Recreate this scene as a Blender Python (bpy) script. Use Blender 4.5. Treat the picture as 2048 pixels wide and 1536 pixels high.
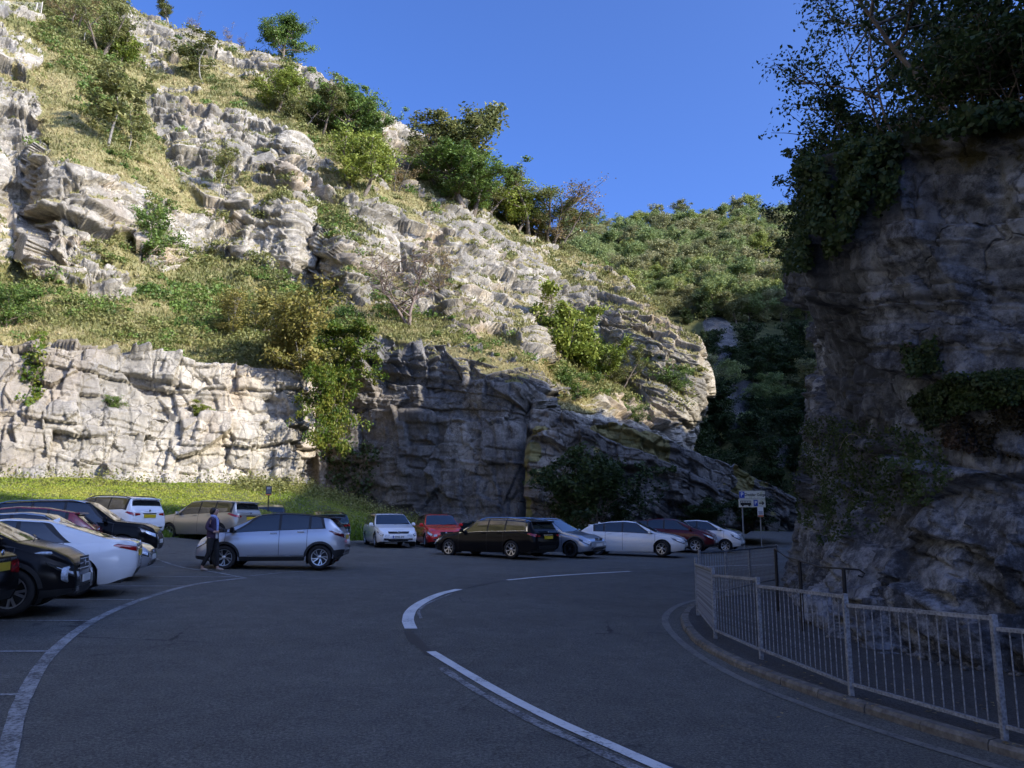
import bpy, bmesh, math, random
import numpy as np
from mathutils import Vector, Matrix, Euler

for _o in list(bpy.data.objects):
    bpy.data.objects.remove(_o)
SC = bpy.context.scene
COL = SC.collection
PI = math.pi

# ------------------------------------------------------------------ camera
FPX = 1600.0                                   # focal length in photo pixels (photo 2048 wide)
CAM = np.array([0.0, 0.0, 1.6])
PITCH = math.atan(267.0 / FPX)
cd = bpy.data.cameras.new('camera'); cam = bpy.data.objects.new('camera', cd); COL.objects.link(cam)
cd.sensor_width = 36.0; cd.lens = 36.0 * FPX / 2048.0
cd.clip_start = 0.05; cd.clip_end = 6000.0
cam.location = tuple(CAM); cam.rotation_euler = (PI / 2 + PITCH, 0, 0)
SC.camera = cam

# ------------------------------------------------------------------ sky, sun, exposure
SUN_EL = math.radians(28.0)
SUN_AZ = math.atan2(0.88, -0.475)               # clockwise from +Y: to the right, a little behind the camera
SUNV = np.array([math.sin(SUN_AZ) * math.cos(SUN_EL), math.cos(SUN_AZ) * math.cos(SUN_EL), math.sin(SUN_EL)])
world = bpy.data.worlds.new('World'); SC.world = world; world.use_nodes = True
_nt = world.node_tree; _nt.nodes.clear()
_sky = _nt.nodes.new('ShaderNodeTexSky'); _sky.sky_type = 'NISHITA'; _sky.sun_disc = False
_sky.sun_elevation = SUN_EL; _sky.sun_rotation = SUN_AZ
_sky.altitude = 0; _sky.air_density = 0.6; _sky.dust_density = 4.0; _sky.ozone_density = 10.0
_bg = _nt.nodes.new('ShaderNodeBackground'); _bg.inputs['Strength'].default_value = 0.14
_wo = _nt.nodes.new('ShaderNodeOutputWorld')
_wb = _nt.nodes.new('ShaderNodeMix'); _wb.data_type = 'RGBA'; _wb.blend_type = 'MULTIPLY'; _wb.inputs[0].default_value = 1.0
_wb.inputs[7].default_value = (0.88, 0.92, 1.08, 1)         # the photograph's cool white balance
_nt.links.new(_sky.outputs[0], _wb.inputs[6]); _nt.links.new(_wb.outputs[2], _bg.inputs[0]); _nt.links.new(_bg.outputs[0], _wo.inputs[0])
sl = bpy.data.lights.new('sun', 'SUN'); sl.energy = 3.0; sl.angle = math.radians(0.53); sl.color = (1.0, 0.91, 0.77)
so = bpy.data.objects.new('sun', sl); COL.objects.link(so)
so.rotation_euler = Vector(tuple(SUNV)).to_track_quat('Z', 'Y').to_euler(); so.location = (60, -20, 80)
SC.view_settings.view_transform = 'Standard'; SC.view_settings.look = 'None'
SC.view_settings.exposure = 1.47; SC.view_settings.gamma = 1.0; SC.view_settings.use_curve_mapping = False
SC.cycles.max_bounces = 6; SC.cycles.diffuse_bounces = 3; SC.cycles.glossy_bounces = 3
SC.cycles.transparent_max_bounces = 4; SC.cycles.caustics_reflective = False; SC.cycles.caustics_refractive = False
SC.cycles.use_denoising = True; SC.cycles.use_adaptive_sampling = True; SC.cycles.adaptive_threshold = 0.02

# ------------------------------------------------------------------ geometry of the view: pixel of the photo -> point of the place
_cp, _sp = math.cos(PITCH), math.sin(PITCH)
def raydir(u, v):
    a = (np.asarray(u, float) - 1024.0) / FPX; b = (768.0 - np.asarray(v, float)) / FPX
    return np.stack([a + 0 * b, _cp - b * _sp + 0 * a, _sp + b * _cp + 0 * a], -1)
def at(u, v, d):
    """point seen at photo pixel u, v at distance d along the view's ground direction (world y = d)"""
    r = raydir(u, v); return CAM + r * (np.asarray(d, float) / r[..., 1])[..., None]
GZ0, GZX, GZY = -0.2, -0.025, 0.010
def zg(x, y):
    """height of the gently tilted car park"""
    x = np.clip(x, -70, 70); y = np.clip(y, -70, 120)
    return GZ0 + GZX * x + GZY * y + 0.30 * np.clip((y - 20) / 9, 0, 1) * np.clip((-9 - x) / 5, 0, 1)
def gnd(u, v, lift=0.0):
    r = raydir(u, v)
    t = (GZ0 + lift - CAM[2]) / (r[..., 2] - GZX * r[..., 0] - GZY * r[..., 1])
    return CAM + r * t[..., None]

# ------------------------------------------------------------------ noise
def _h(ix, iy, iz, seed=0):
    x = (ix.astype(np.int64) * 374761393 + iy.astype(np.int64) * 668265263 + iz.astype(np.int64) * 2147483647 + seed * 1274126177) & 0xFFFFFFFF
    x = ((x ^ (x >> 13)) * 1274126177) & 0xFFFFFFFF
    x = ((x ^ (x >> 16)) * 2246822519) & 0xFFFFFFFF
    x = x ^ (x >> 15)
    return (x & 0xFFFFFF).astype(np.float64) / 16777216.0
def vnoise(P, seed=0):
    P = np.asarray(P, float); I = np.floor(P).astype(np.int64); F = P - I
    F = F * F * F * (F * (F * 6 - 15) + 10); out = 0
    for dx in (0, 1):
        wx = F[..., 0] if dx else 1 - F[..., 0]
        for dy in (0, 1):
            wy = F[..., 1] if dy else 1 - F[..., 1]
            for dz in (0, 1):
                wz = F[..., 2] if dz else 1 - F[..., 2]
                out = out + wx * wy * wz * _h(I[..., 0] + dx, I[..., 1] + dy, I[..., 2] + dz, seed)
    return out * 2 - 1
def fbm(P, octv=4, seed=0, gain=0.5):
    P = np.asarray(P, float); s = 0; a = 1; n = 0
    for o in range(octv):
        s = s + a * vnoise(P * (2.03 ** o) + 17.3 * o, seed + o); n += a; a *= gain
    return s / n
def worley(P, seed=0):
    """nearest of 8 jittered cells: (three random numbers of the cell, offset from its centre, gap to the second)"""
    P = np.asarray(P, float); B = np.floor(P - 0.5).astype(np.int64)
    best = np.full(P.shape[:-1], 1e9); sec = best.copy()
    off = np.zeros(P.shape); rid = np.zeros(P.shape)
    for dx in (0, 1):
        for dy in (0, 1):
            for dz in (0, 1):
                cx, cy, cz = B[..., 0] + dx, B[..., 1] + dy, B[..., 2] + dz
                c = np.stack([cx + .15 + .7 * _h(cx, cy, cz, seed), cy + .15 + .7 * _h(cx, cy, cz, seed + 1), cz + .15 + .7 * _h(cx, cy, cz, seed + 2)], -1)
                e = P - c; d2 = (e * e).sum(-1); m = d2 < best
                sec = np.where(m, best, np.minimum(sec, d2)); best = np.where(m, d2, best)
                off = np.where(m[..., None], e, off)
                rr = np.stack([_h(cx, cy, cz, seed + 3), _h(cx, cy, cz, seed + 4), _h(cx, cy, cz, seed + 5)], -1)
                rid = np.where(m[..., None], rr, rid)
    return rid, off, np.sqrt(sec) - np.sqrt(best)
def smooth(a, b, x):
    t = np.clip((np.asarray(x, float) - a) / (b - a), 0, 1); return t * t * (3 - 2 * t)

# ------------------------------------------------------------------ mesh helpers
def mesh_np(name, V, F, mat=None, shade=False, attrs=None):
    """V (n,3) array, F (m,3) or (m,4) index array -> mesh datablock"""
    V = np.ascontiguousarray(V, np.float32); F = np.ascontiguousarray(F, np.int32); k = F.shape[1]
    me = bpy.data.meshes.new(name)
    me.vertices.add(len(V)); me.vertices.foreach_set('co', V.ravel())
    me.loops.add(F.size); me.loops.foreach_set('vertex_index', F.ravel())
    me.polygons.add(len(F)); me.polygons.foreach_set('loop_start', np.arange(0, F.size, k, dtype=np.int32))
    me.polygons.foreach_set('loop_total', np.full(len(F), k, np.int32))
    if shade: me.polygons.foreach_set('use_smooth', np.ones(len(F), bool))
    me.update(calc_edges=True)
    if attrs:
        for n, a in attrs.items():
            a = np.ascontiguousarray(a, np.float32)
            if a.ndim == 1:
                at_ = me.attributes.new(n, 'FLOAT', 'POINT'); at_.data.foreach_set('value', a)
            else:
                at_ = me.attributes.new(n, 'FLOAT_COLOR', 'POINT')
                at_.data.foreach_set('color', np.concatenate([a, np.ones((len(a), 1), np.float32)], 1).ravel())
    if mat is not None:
        for m in (mat if isinstance(mat, (list, tuple)) else [mat]): me.materials.append(m)
    return me
def link(name, data, parent=None, label=None, category=None, kind=None, group=None, loc=None, rot=None):
    o = bpy.data.objects.new(name, data); COL.objects.link(o)
    if parent is not None: o.parent = parent
    if loc is not None: o.location = loc
    if rot is not None: o.rotation_euler = rot
    if label: o['label'] = label
    if category: o['category'] = category
    if kind: o['kind'] = kind
    if group: o['group'] = group
    return o
def empty(name, loc=(0, 0, 0), rotz=0.0, **k):
    o = link(name, None, **k); o.location = tuple(float(c) for c in loc); o.rotation_euler = (0, 0, rotz); o.empty_display_size = 0.2
    return o
def grid_faces(nr, nc, flip=False):
    i = np.arange(nr - 1)[:, None] * nc + np.arange(nc - 1)[None, :]
    f = np.stack([i, i + 1, i + nc + 1, i + nc], -1).reshape(-1, 4)
    return f[:, ::-1] if flip else f
class MB:
    """collects boxes, tubes, lathes and polygons into one mesh"""
    def __init__(s): s.v = []; s.f = []; s.n = 0
    def add(s, V, F):
        V = [tuple(map(float, p)) for p in V]; s.v += V; s.f += [tuple(int(i) + s.n for i in f) for f in F]; s.n += len(V); return s
    def box(s, c, d, rz=0.0, taper=1.0, M=None):
        hx, hy, hz = d[0] / 2, d[1] / 2, d[2] / 2; P = []
        for sx, sy, sz in ((-1, -1, -1), (1, -1, -1), (1, 1, -1), (-1, 1, -1), (-1, -1, 1), (1, -1, 1), (1, 1, 1), (-1, 1, 1)):
            k = taper if sz > 0 else 1.0
            p = Vector((sx * hx * k, sy * hy * k, sz * hz))
            if M is not None: p = M @ p
            if rz: p = Matrix.Rotation(rz, 3, 'Z') @ p
            P.append((p.x + c[0], p.y + c[1], p.z + c[2]))
        return s.add(P, [(3, 2, 1, 0), (4, 5, 6, 7), (0, 1, 5, 4), (1, 2, 6, 5), (2, 3, 7, 6), (3, 0, 4, 7)])
    def tube(s, pts, r, n=8, caps=True):
        pts = [Vector(tuple(map(float, p))) for p in pts]; m = len(pts)
        rs = list(r) if hasattr(r, '__len__') else [r] * m
        V = []; F = []; ref = None
        for i, p in enumerate(pts):
            d = (pts[min(i + 1, m - 1)] - pts[max(i - 1, 0)])
            if d.length < 1e-9: d = Vector((0, 0, 1))
            d.normalize()
            if ref is None:
                ref = Vector((0, 0, 1)) if abs(d.z) < .9 else Vector((1, 0, 0))
            a = d.cross(ref)
            if a.length < 1e-6: a = d.orthogonal()
            a.normalize(); b = a.cross(d); ref = b.copy() if abs(b.dot(d)) < .5 else ref
            for k in range(n):
                t = 2 * PI * k / n; q = p + (a * math.cos(t) + b * math.sin(t)) * rs[i]; V.append(tuple(q))
        for i in range(m - 1):
            for k in range(n):
                F.append((i * n + k, i * n + (k + 1) % n, (i + 1) * n + (k + 1) % n, (i + 1) * n + k))
        if caps: F.append(tuple(range(n))[::-1]); F.append(tuple((m - 1) * n + k for k in range(n)))
        return s.add(V, F)
    def lathe(s, prof, n=24, axis='y', c=(0, 0, 0)):
        """prof: list of (radius, along)"""
        V = []; F = []; m = len(prof)
        for r, h in prof:
            for k in range(n):
                t = 2 * PI * k / n; a, b = r * math.cos(t), r * math.sin(t)
                V.append({'y': (a + c[0], h + c[1], b + c[2]), 'z': (a + c[0], b + c[1], h + c[2]), 'x': (h + c[0], a + c[1], b + c[2])}[axis])
        for i in range(m - 1):
            for k in range(n): F.append((i * n + k, i * n + (k + 1) % n, (i + 1) * n + (k + 1) % n, (i + 1) * n + k))
        return s.add(V, F)
    def build(s, name, mat, parent=None, shade=False, bevel=0.0, **k):
        me = bpy.data.meshes.new(name); me.from_pydata(s.v, [], s.f); me.validate()
        if bevel:
            bm = bmesh.new(); bm.from_mesh(me)
            bmesh.ops.bevel(bm, geom=list(bm.edges), offset=bevel, segments=1, affect='EDGES', clamp_overlap=True)
            bm.to_mesh(me); bm.free()
        if shade:
            for p in me.polygons: p.use_smooth = True
            me.set_sharp_from_angle(angle=math.radians(40))
        if mat is not None: me.materials.append(mat)
        return link(name, me, parent, **k)
# ------------------------------------------------------------------ materials
MATS = {}
class NB:
    """small node builder"""
    def __init__(s, name):
        s.m = bpy.data.materials.new(name); s.m.use_nodes = True; s.t = s.m.node_tree; s.t.nodes.clear()
        s.out = s.t.nodes.new('ShaderNodeOutputMaterial'); MATS[name] = s.m
    def n(s, kind, **k):
        nd = s.t.nodes.new(kind)
        for a, b in k.items(): setattr(nd, a, b)
        return nd
    def l(s, a, b): s.t.links.new(a, b)
    def val(s, x, sock):
        if hasattr(x, 'is_output') or hasattr(x, 'links'): s.l(x, sock)
        else: sock.default_value = x
    def coord(s, kind='Object'):
        return s.n('ShaderNodeTexCoord').outputs[kind]
    def pos(s): return s.n('ShaderNodeNewGeometry').outputs['Position']
    def mapping(s, vec, scale=(1, 1, 1), loc=(0, 0, 0), rot=(0, 0, 0)):
        m = s.n('ShaderNodeMapping'); s.l(vec, m.inputs[0]); m.inputs['Scale'].default_value = scale; m.inputs['Location'].default_value = loc; m.inputs['Rotation'].default_value = rot
        return m.outputs[0]
    def noise(s, vec, scale, detail=4, rough=0.55, dist=0.0):
        m = s.n('ShaderNodeTexNoise'); s.l(vec, m.inputs['Vector']); m.inputs['Scale'].default_value = scale
        m.inputs['Detail'].default_value = detail; m.inputs['Roughness'].default_value = rough; m.inputs['Distortion'].default_value = dist
        return m.outputs['Fac']
    def voro(s, vec, scale, feature='F1'):
        m = s.n('ShaderNodeTexVoronoi', feature=feature); s.l(vec, m.inputs['Vector']); m.inputs['Scale'].default_value = scale
        return m
    def ramp(s, fac, stops):
        r = s.n('ShaderNodeValToRGB'); s.l(fac, r.inputs[0]); e = r.color_ramp.elements
        while len(e) > 1: e.remove(e[-1])
        for i, (p, c) in enumerate(stops):
            c = tuple(c) if hasattr(c, '__len__') else (c, c, c)
            q = e[0] if i == 0 else e.new(p); q.position = p; q.color = (*c[:3], 1)
        return r.outputs[0]
    def mix(s, fac, a, b, mode='MIX'):
        m = s.n('ShaderNodeMix', data_type='RGBA', blend_type=mode); s.val(fac, m.inputs[0])
        for x, i in ((a, 6), (b, 7)):
            if hasattr(x, 'links'): s.l(x, m.inputs[i])
            else: m.inputs[i].default_value = (*x[:3], 1)
        return m.outputs[2]
    def math(s, op, a, b=0.0):
        m = s.n('ShaderNodeMath', operation=op); s.val(a, m.inputs[0]); s.val(b, m.inputs[1]); return m.outputs[0]
    def attr(s, name, out='Fac'):
        a = s.n('ShaderNodeAttribute', attribute_name=name); return a.outputs[out]
    def bump(s, h, strength=0.4, dist=0.05):
        b = s.n('ShaderNodeBump'); s.l(h, b.inputs['Height']); b.inputs['Strength'].default_value = strength; b.inputs['Distance'].default_value = dist
        return b.outputs[0]
    def bsdf(s, color, rough=0.6, metal=0.0, normal=None, coat=0.0, spec=0.5, emit=None):
        p = s.n('ShaderNodeBsdfPrincipled'); 
        if hasattr(color, 'links'): s.l(color, p.inputs['Base Color'])
        else: p.inputs['Base Color'].default_value = (*color[:3], 1)
        s.val(rough, p.inputs['Roughness']); s.val(metal, p.inputs['Metallic'])
        p.inputs['Coat Weight'].default_value = coat; p.inputs['Coat Roughness'].default_value = 0.03
        p.inputs['Specular IOR Level'].default_value = spec
        if normal is not None: s.l(normal, p.inputs['Normal'])
        s.l(p.outputs[0], s.out.inputs[0]); return p

def m_plain(name, color, rough=0.5, metal=0.0, coat=0.0, spec=0.5, var=0.12, scale=14.0):
    b = NB(name); c = b.coord(); f = b.noise(c, scale, 3)
    lo = tuple(x * (1 - var) for x in color); hi = tuple(min(1, x * (1 + var)) for x in color)
    b.bsdf(b.ramp(f, [(0.3, lo), (0.7, hi)]), rough, metal, coat=coat, spec=spec); return b.m

def m_paint(name, color, metal=0.0, rough=0.28, dirt=0.15, coat=0.9):
    b = NB(name); c = b.coord(); f = b.noise(c, 3.0, 5)
    z = b.n('ShaderNodeSeparateXYZ'); b.l(c, z.inputs[0])
    low = b.n('ShaderNodeMapRange'); b.l(z.outputs[2], low.inputs[0]); low.inputs[1].default_value = 0.75; low.inputs[2].default_value = 0.1
    d = b.math('MULTIPLY', b.math('MULTIPLY', low.outputs[0], f), dirt * 2.2)
    col = b.mix(d, color, (0.10, 0.09, 0.075))
    b.bsdf(col, b.math('ADD', b.math('MULTIPLY', d, 0.9), rough), metal, coat=coat, spec=.5 if coat > .6 else .25 if coat > .05 else .12); return b.m

def m_rock(name, dark=(0.12, 0.115, 0.105), mid=(0.31, 0.29, 0.245), light=(0.50, 0.465, 0.39), warm=(0.42, 0.31, 0.19), soil=((0.15, 0.145, 0.055), (0.25, 0.215, 0.10)), streak=0.5, white=0.5, warmth=0.5, joints=0.6):
    b = NB(name); p = b.pos()
    big = b.noise(p, 0.11, 3, 0.6, 0.4); med = b.noise(p, 0.55, 6, 0.68); fine = b.noise(p, 5.0, 5, 0.8)
    st = b.noise(b.mapping(p, (1.1, 1.1, 0.09)), 1.0, 4, 0.68, 0.3)       # vertical water streaks
    base = b.ramp(b.math('ADD', b.math('MULTIPLY', med, 0.5), b.math('MULTIPLY', fine, 0.5)), [(0.36, dark), (0.46, mid), (0.58, light)])
    base = b.mix(b.math('MULTIPLY', b.ramp(st, [(0.46, 0.0), (0.62, 1.0)]), streak), base, tuple(x * 0.62 for x in mid))
    base = b.mix(b.math('MULTIPLY', b.ramp(big, [(0.52, 0.0), (0.68, 1.0)]), warmth), base, warm)
    gy = b.noise(b.mapping(p, (1, 1, 0.6), (31, 7, 3)), 0.10, 4, 0.6, 0.6)
    base = b.mix(b.math('MULTIPLY', b.ramp(gy, [(0.46, 0.0), (0.60, 1.0)]), 0.6), base, tuple(x * k for x, k in zip(mid, (0.50, 0.52, 0.56))))
    wh = b.noise(b.mapping(p, (1.3, 1.3, 0.35)), 0.55, 5, 0.7)
    base = b.mix(b.math('MULTIPLY', b.ramp(wh, [(0.60, 0.0), (0.70, 1.0)]), white), base, light)
    # fine open joints
    wv = b.n('ShaderNodeVectorMath', operation='ADD'); b.l(b.mapping(p, (1, 1, 0.8)), wv.inputs[0])
    nz = b.n('ShaderNodeTexNoise'); b.l(p, nz.inputs['Vector']); nz.inputs['Scale'].default_value = 1.5; nz.inputs['Detail'].default_value = 5; b.l(nz.outputs['Color'], wv.inputs[1])
    cr = b.voro(wv.outputs[0], 0.9, 'DISTANCE_TO_EDGE').outputs['Distance']
    ck = b.math('MULTIPLY', b.ramp(cr, [(0.0, 1.0), (0.03, 0.0)]), b.ramp(med, [(0.42, 0.0), (0.58, 1.0)]))
    base = b.mix(b.math('MULTIPLY', ck, joints), base, tuple(x * 0.4 for x in dark))
    g = b.noise(p, 0.5, 3, 0.6)
    gcol = b.ramp(g, [(0.35, soil[0]), (0.65, soil[1])])
    veg = b.attr('veg')
    vf = b.ramp(b.math('ADD', veg, b.math('MULTIPLY', b.math('SUBTRACT', b.noise(p, 2.5, 4, 0.7), 0.5), 0.9)), [(0.42, 0.0), (0.58, 1.0)])
    col = b.mix(vf, base, gcol)
    h = b.math('SUBTRACT', b.noise(p, 7.0, 5, 0.75), b.math('MULTIPLY', ck, 0.8))
    b.bsdf(col, 0.92, normal=b.bump(h, 0.8, 0.07), spec=0.2); return b.m

def m_leaf(name, colors, trans=0.35, rnd=0.25, rough=0.55):
    """leaf colour runs through a ramp by the leaf's own random number and shifts a little from plant to plant"""
    b = NB(name); t = b.attr('tint'); oi = b.n('ShaderNodeObjectInfo').outputs['Random']
    f = b.math('ADD', t, b.math('MULTIPLY', b.math('SUBTRACT', oi, 0.5), rnd))
    k = len(colors); col = b.ramp(f, [((i + .5) / k, c) for i, c in enumerate(colors)])
    p = b.bsdf(col, rough, spec=0.3)
    tr = b.n('ShaderNodeBsdfTranslucent'); b.l(col, tr.inputs[0])
    mx = b.n('ShaderNodeMixShader'); mx.inputs[0].default_value = trans
    b.l(p.outputs[0], mx.inputs[1]); b.l(tr.outputs[0], mx.inputs[2]); b.l(mx.outputs[0], b.out.inputs[0]); return b.m

def m_asphalt(name, base=0.090, tint=(1.08, 1.03, 0.88)):
    b = NB(name); p = b.pos()
    f = b.noise(p, 42.0, 4, 0.85); sp = b.voro(p, 85.0).outputs['Distance']; big = b.noise(p, 0.35, 5, 0.6); med = b.noise(p, 2.6, 6, 0.7)
    trk = b.noise(b.mapping(p, (0.5, 0.12, 1), rot=(0, 0, 0.5)), 1.2, 4, 0.6)
    v = b.math('ADD', b.math('MULTIPLY', f, 0.84), b.math('MULTIPLY', med, 0.16))
    c = b.ramp(v, [(0.36, tuple(base * 0.22 * t for t in tint)), (0.50, tuple(base * t for t in tint)), (0.64, tuple(base * 2.3 * t for t in tint))])
    c = b.mix(b.math('MULTIPLY', b.ramp(big, [(0.4, 0.0), (0.65, 1.0)]), 0.2), c, tuple(base * 0.62 * t for t in tint))
    c = b.mix(b.math('MULTIPLY', b.ramp(trk, [(0.5, 0.0), (0.7, 1.0)]), 0.18), c, tuple(base * 1.45 * t for t in tint))
    # open cracks and worn aggregate pits
    ck = b.voro(b.mapping(p, (1, 1, 1)), 0.55, 'DISTANCE_TO_EDGE').outputs['Distance']
    ckn = b.math('MULTIPLY', b.ramp(b.math('ADD', ck, b.math('MULTIPLY', b.math('SUBTRACT', med, 0.5), 0.12)), [(0.0, 1.0), (0.012, 0.0)]), b.ramp(b.noise(p, 0.22, 3), [(0.55, 0.0), (0.62, 0.8)]))
    c = b.mix(ckn, c, (0.012, 0.012, 0.013))
    pit = b.math('MULTIPLY', b.ramp(b.voro(b.mapping(p, (1, 1, 1)), 11.0).outputs['Distance'], [(0.06, 1.0), (0.16, 0.0)]), b.ramp(b.noise(p, 1.7, 5, 0.7), [(0.48, 0.0), (0.62, 0.8)]))
    c = b.mix(pit, c, tuple(base * 0.22 * t for t in tint))
    oil = b.ramp(b.noise(p, 0.8, 4, 0.7, 0.5), [(0.64, 0.0), (0.74, 0.25)]); c = b.mix(oil, c, tuple(base * 0.4 * t for t in tint))
    wh = b.ramp(sp, [(0.0, 1.0), (0.09, 0.0)])
    c = b.mix(b.math('MULTIPLY', wh, 0.35), c, (0.22, 0.22, 0.22))
    h = b.math('ADD', b.math('MULTIPLY', f, 0.6), b.math('MULTIPLY', sp, 0.6))
    b.bsdf(c, b.ramp(big, [(0.3, 0.72), (0.7, 0.9)]), normal=b.bump(h, 0.7, 0.012), spec=0.35); return b.m

def m_marking(name, color=(0.72, 0.73, 0.74), wear=0.45, under=(0.055, 0.055, 0.055)):
    b = NB(name); p = b.pos(); f = b.noise(p, 26.0, 6, 0.75); g = b.noise(p, 2.2, 5, 0.7)
    w = b.math('ADD', b.math('MULTIPLY', f, 0.65), b.math('MULTIPLY', g, 0.35))
    k = b.ramp(w, [(max(0.0, wear - 0.06), 1.0), (wear + 0.05, 0.0)])
    b.bsdf(b.mix(k, b.ramp(g, [(0.3, tuple(x * .8 for x in color)), (0.7, color)]), under), 0.7, normal=b.bump(f, 0.4, 0.01)); return b.m

ROCK = m_rock('limestone', mid=(0.34, 0.315, 0.265), light=(0.52, 0.48, 0.40))
ROCK_UP = m_rock('limestone_sun_toned', dark=(0.085, 0.081, 0.072), mid=(0.25, 0.228, 0.182), light=(0.45, 0.41, 0.33), streak=0.55, white=0.4)  # upper slope copy, darker and warmer: offsets the direct sun in its colour
ROCK_DARK = m_rock('limestone_deep_shade', dark=(0.016, 0.018, 0.022), mid=(0.064, 0.072, 0.086), light=(0.29, 0.315, 0.355), warm=(0.075, 0.055, 0.034), soil=((0.022, 0.024, 0.009), (0.045, 0.04, 0.018)), streak=0.55, white=0.5, warmth=0.28, joints=0.3)  # dark bluish copy: the right face's shade is put into its colour
ROCK_MID = m_rock('limestone_stain_shade', dark=(0.045, 0.045, 0.045), mid=(0.14, 0.134, 0.125), light=(0.31, 0.295, 0.265), warm=(0.19, 0.145, 0.09), streak=0.6, white=0.4)  # stained copy, darkened further: shade on wall and ledges put into the colour
ROCK_HILL = m_rock('limestone_hill', dark=(0.04, 0.04, 0.04), mid=(0.085, 0.083, 0.08), light=(0.17, 0.165, 0.155), soil=((0.035, 0.042, 0.014), (0.085, 0.085, 0.03)))
ASPHALT = m_asphalt('asphalt')
ASPHALT_PATH = m_asphalt('asphalt_path', 0.052, (1.06, 1.0, 0.93))
SOIL = m_plain('hill_soil', (0.07, 0.075, 0.028), 0.95, var=0.4, scale=0.4)
# ------------------------------------------------------------------ ground sheet
def ground_sheet():
    xs = np.concatenate([[-3000, -1200, -400, -150], np.linspace(-72, 72, 73), [150, 400, 1200, 3000]])
    ys = np.concatenate([[-3000, -1200, -400, -150], np.linspace(-72, 122, 98), [200, 400, 1200, 3000]])
    X, Y = np.meshgrid(xs, ys); Z = zg(X, Y)
    V = np.stack([X, Y, Z], -1).reshape(-1, 3)
    link('ground', mesh_np('ground', V, grid_faces(len(ys), len(xs)), ASPHALT, True), kind='structure')
ground_sheet()

# ------------------------------------------------------------------ rock building
def rock_disp(P, seed=0, s=1.0, dip=(0.28, 0.10), al=(0.85, 0.5), beds=((4.2, 6.0, 0.92), (1.6, 2.7, 0.55), (0.6, 1.1, 0.19)), facet=1.0, crack=0.25, tilt=1.0, skew=0.0):
    """bedded, jointed limestone: offset outward from the smooth face at points P"""
    sh = P.shape[:-1]; P = P.reshape(-1, 3)
    w = P + np.stack([fbm(P * 0.16 / s, 3, seed + 31), fbm(P * 0.16 / s, 3, seed + 37), fbm(P * 0.16 / s, 3, seed + 41)], -1) * 0.9 * s
    b = w[:, 2] + np.ravel(dip[0]) * w[:, 0] + dip[1] * w[:, 1]; a = w[:, 0] * al[0] + w[:, 1] * al[1]
    D = np.zeros(len(P)); zero = np.zeros(len(P), np.int64)
    for i, (T, W, A) in enumerate(beds):
        lb = b / (T * s) + 0.35 * vnoise(np.stack([a / (5 * T * s), b / (9 * T * s), zero + i * 3.1], -1), seed + 5 * i)
        L = np.floor(lb).astype(np.int64); r1 = _h(L, zero, zero, seed + 11 + i)
        aa = a / (W * s) * (0.6 + 0.8 * r1) + 9 * r1 + 0.35 * vnoise(np.stack([b / (T * s) * .8, a / (4 * W * s), zero + 7.7 + i], -1), seed + 3 + 5 * i)
        B = np.floor(aa).astype(np.int64); fb = lb - L; fa = aa - B
        r = _h(L, B, zero, seed + 21 + i); r2 = _h(L, B, zero + 1, seed + 22 + i); r3 = _h(L, B, zero + 2, seed + 23 + i)
        D += A * s * ((r - .5) * 1.9 + (r1 - .5) * 1.1 + tilt * (-(fb - .5) * (r2 - .25) * 0.55 + (fa - .5) * (r3 - .5) * 1.5) + skew * (fa - .5))
        e = np.minimum(np.minimum(fb, 1 - fb) * T, np.minimum(fa, 1 - fa) * W) * s
        D -= crack * A * s * np.exp(-(e / (0.035 * (T ** .5) * s)) ** 2)
    for sc, A in ((3.2, 0.8), (1.2, 0.28)):
        rid, off, gap = worley(P / (sc * s) * np.array([1, 1, 1.15]), seed + int(sc * 100))
        g = (rid - .5) * 2.4
        D += facet * A * s * ((rid[:, 0] - .5) * 0.5 + (g * off).sum(-1) * 1.0)
    D += 0.08 * s * fbm(P * 2.2 / s, 4, seed + 77)
    return D.reshape(sh)
def grid_normals(G, it=12):
    """outward normals of a (rows, cols, 3) sheet, smoothed"""
    du = np.gradient(G, axis=1); dv = np.gradient(G, axis=0)
    N = np.cross(du, dv); N /= np.linalg.norm(N, axis=-1, keepdims=True) + 1e-9
    tocam = CAM - G; s = np.sign((N * tocam).sum(-1, keepdims=True)); 
    for _ in range(it):
        M = N.copy(); M[1:-1] = (N[:-2] + N[1:-1] * 2 + N[2:]) / 4; N = M.copy(); M[:, 1:-1] = (N[:, :-2] + N[:, 1:-1] * 2 + N[:, 2:]) / 4; N = M
    return N / (np.linalg.norm(N, axis=-1, keepdims=True) + 1e-9)
def blur(A, it):
    for _ in range(it):
        B = A.copy(); B[1:-1] = (A[:-2] + 2 * A[1:-1] + A[2:]) / 4; A = B.copy(); B[:, 1:-1] = (A[:, :-2] + 2 * A[:, 1:-1] + A[:, 2:]) / 4; A = B
    return A
def inpoly(u, v, poly):
    c = np.zeros(u.shape, bool); n = len(poly)
    for i in range(n):
        x1, y1 = poly[i]; x2, y2 = poly[(i + 1) % n]
        if y1 == y2: continue
        c ^= ((y1 > v) != (y2 > v)) & (u < (x2 - x1) * (v - y1) / (y2 - y1) + x1)
    return c

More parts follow.
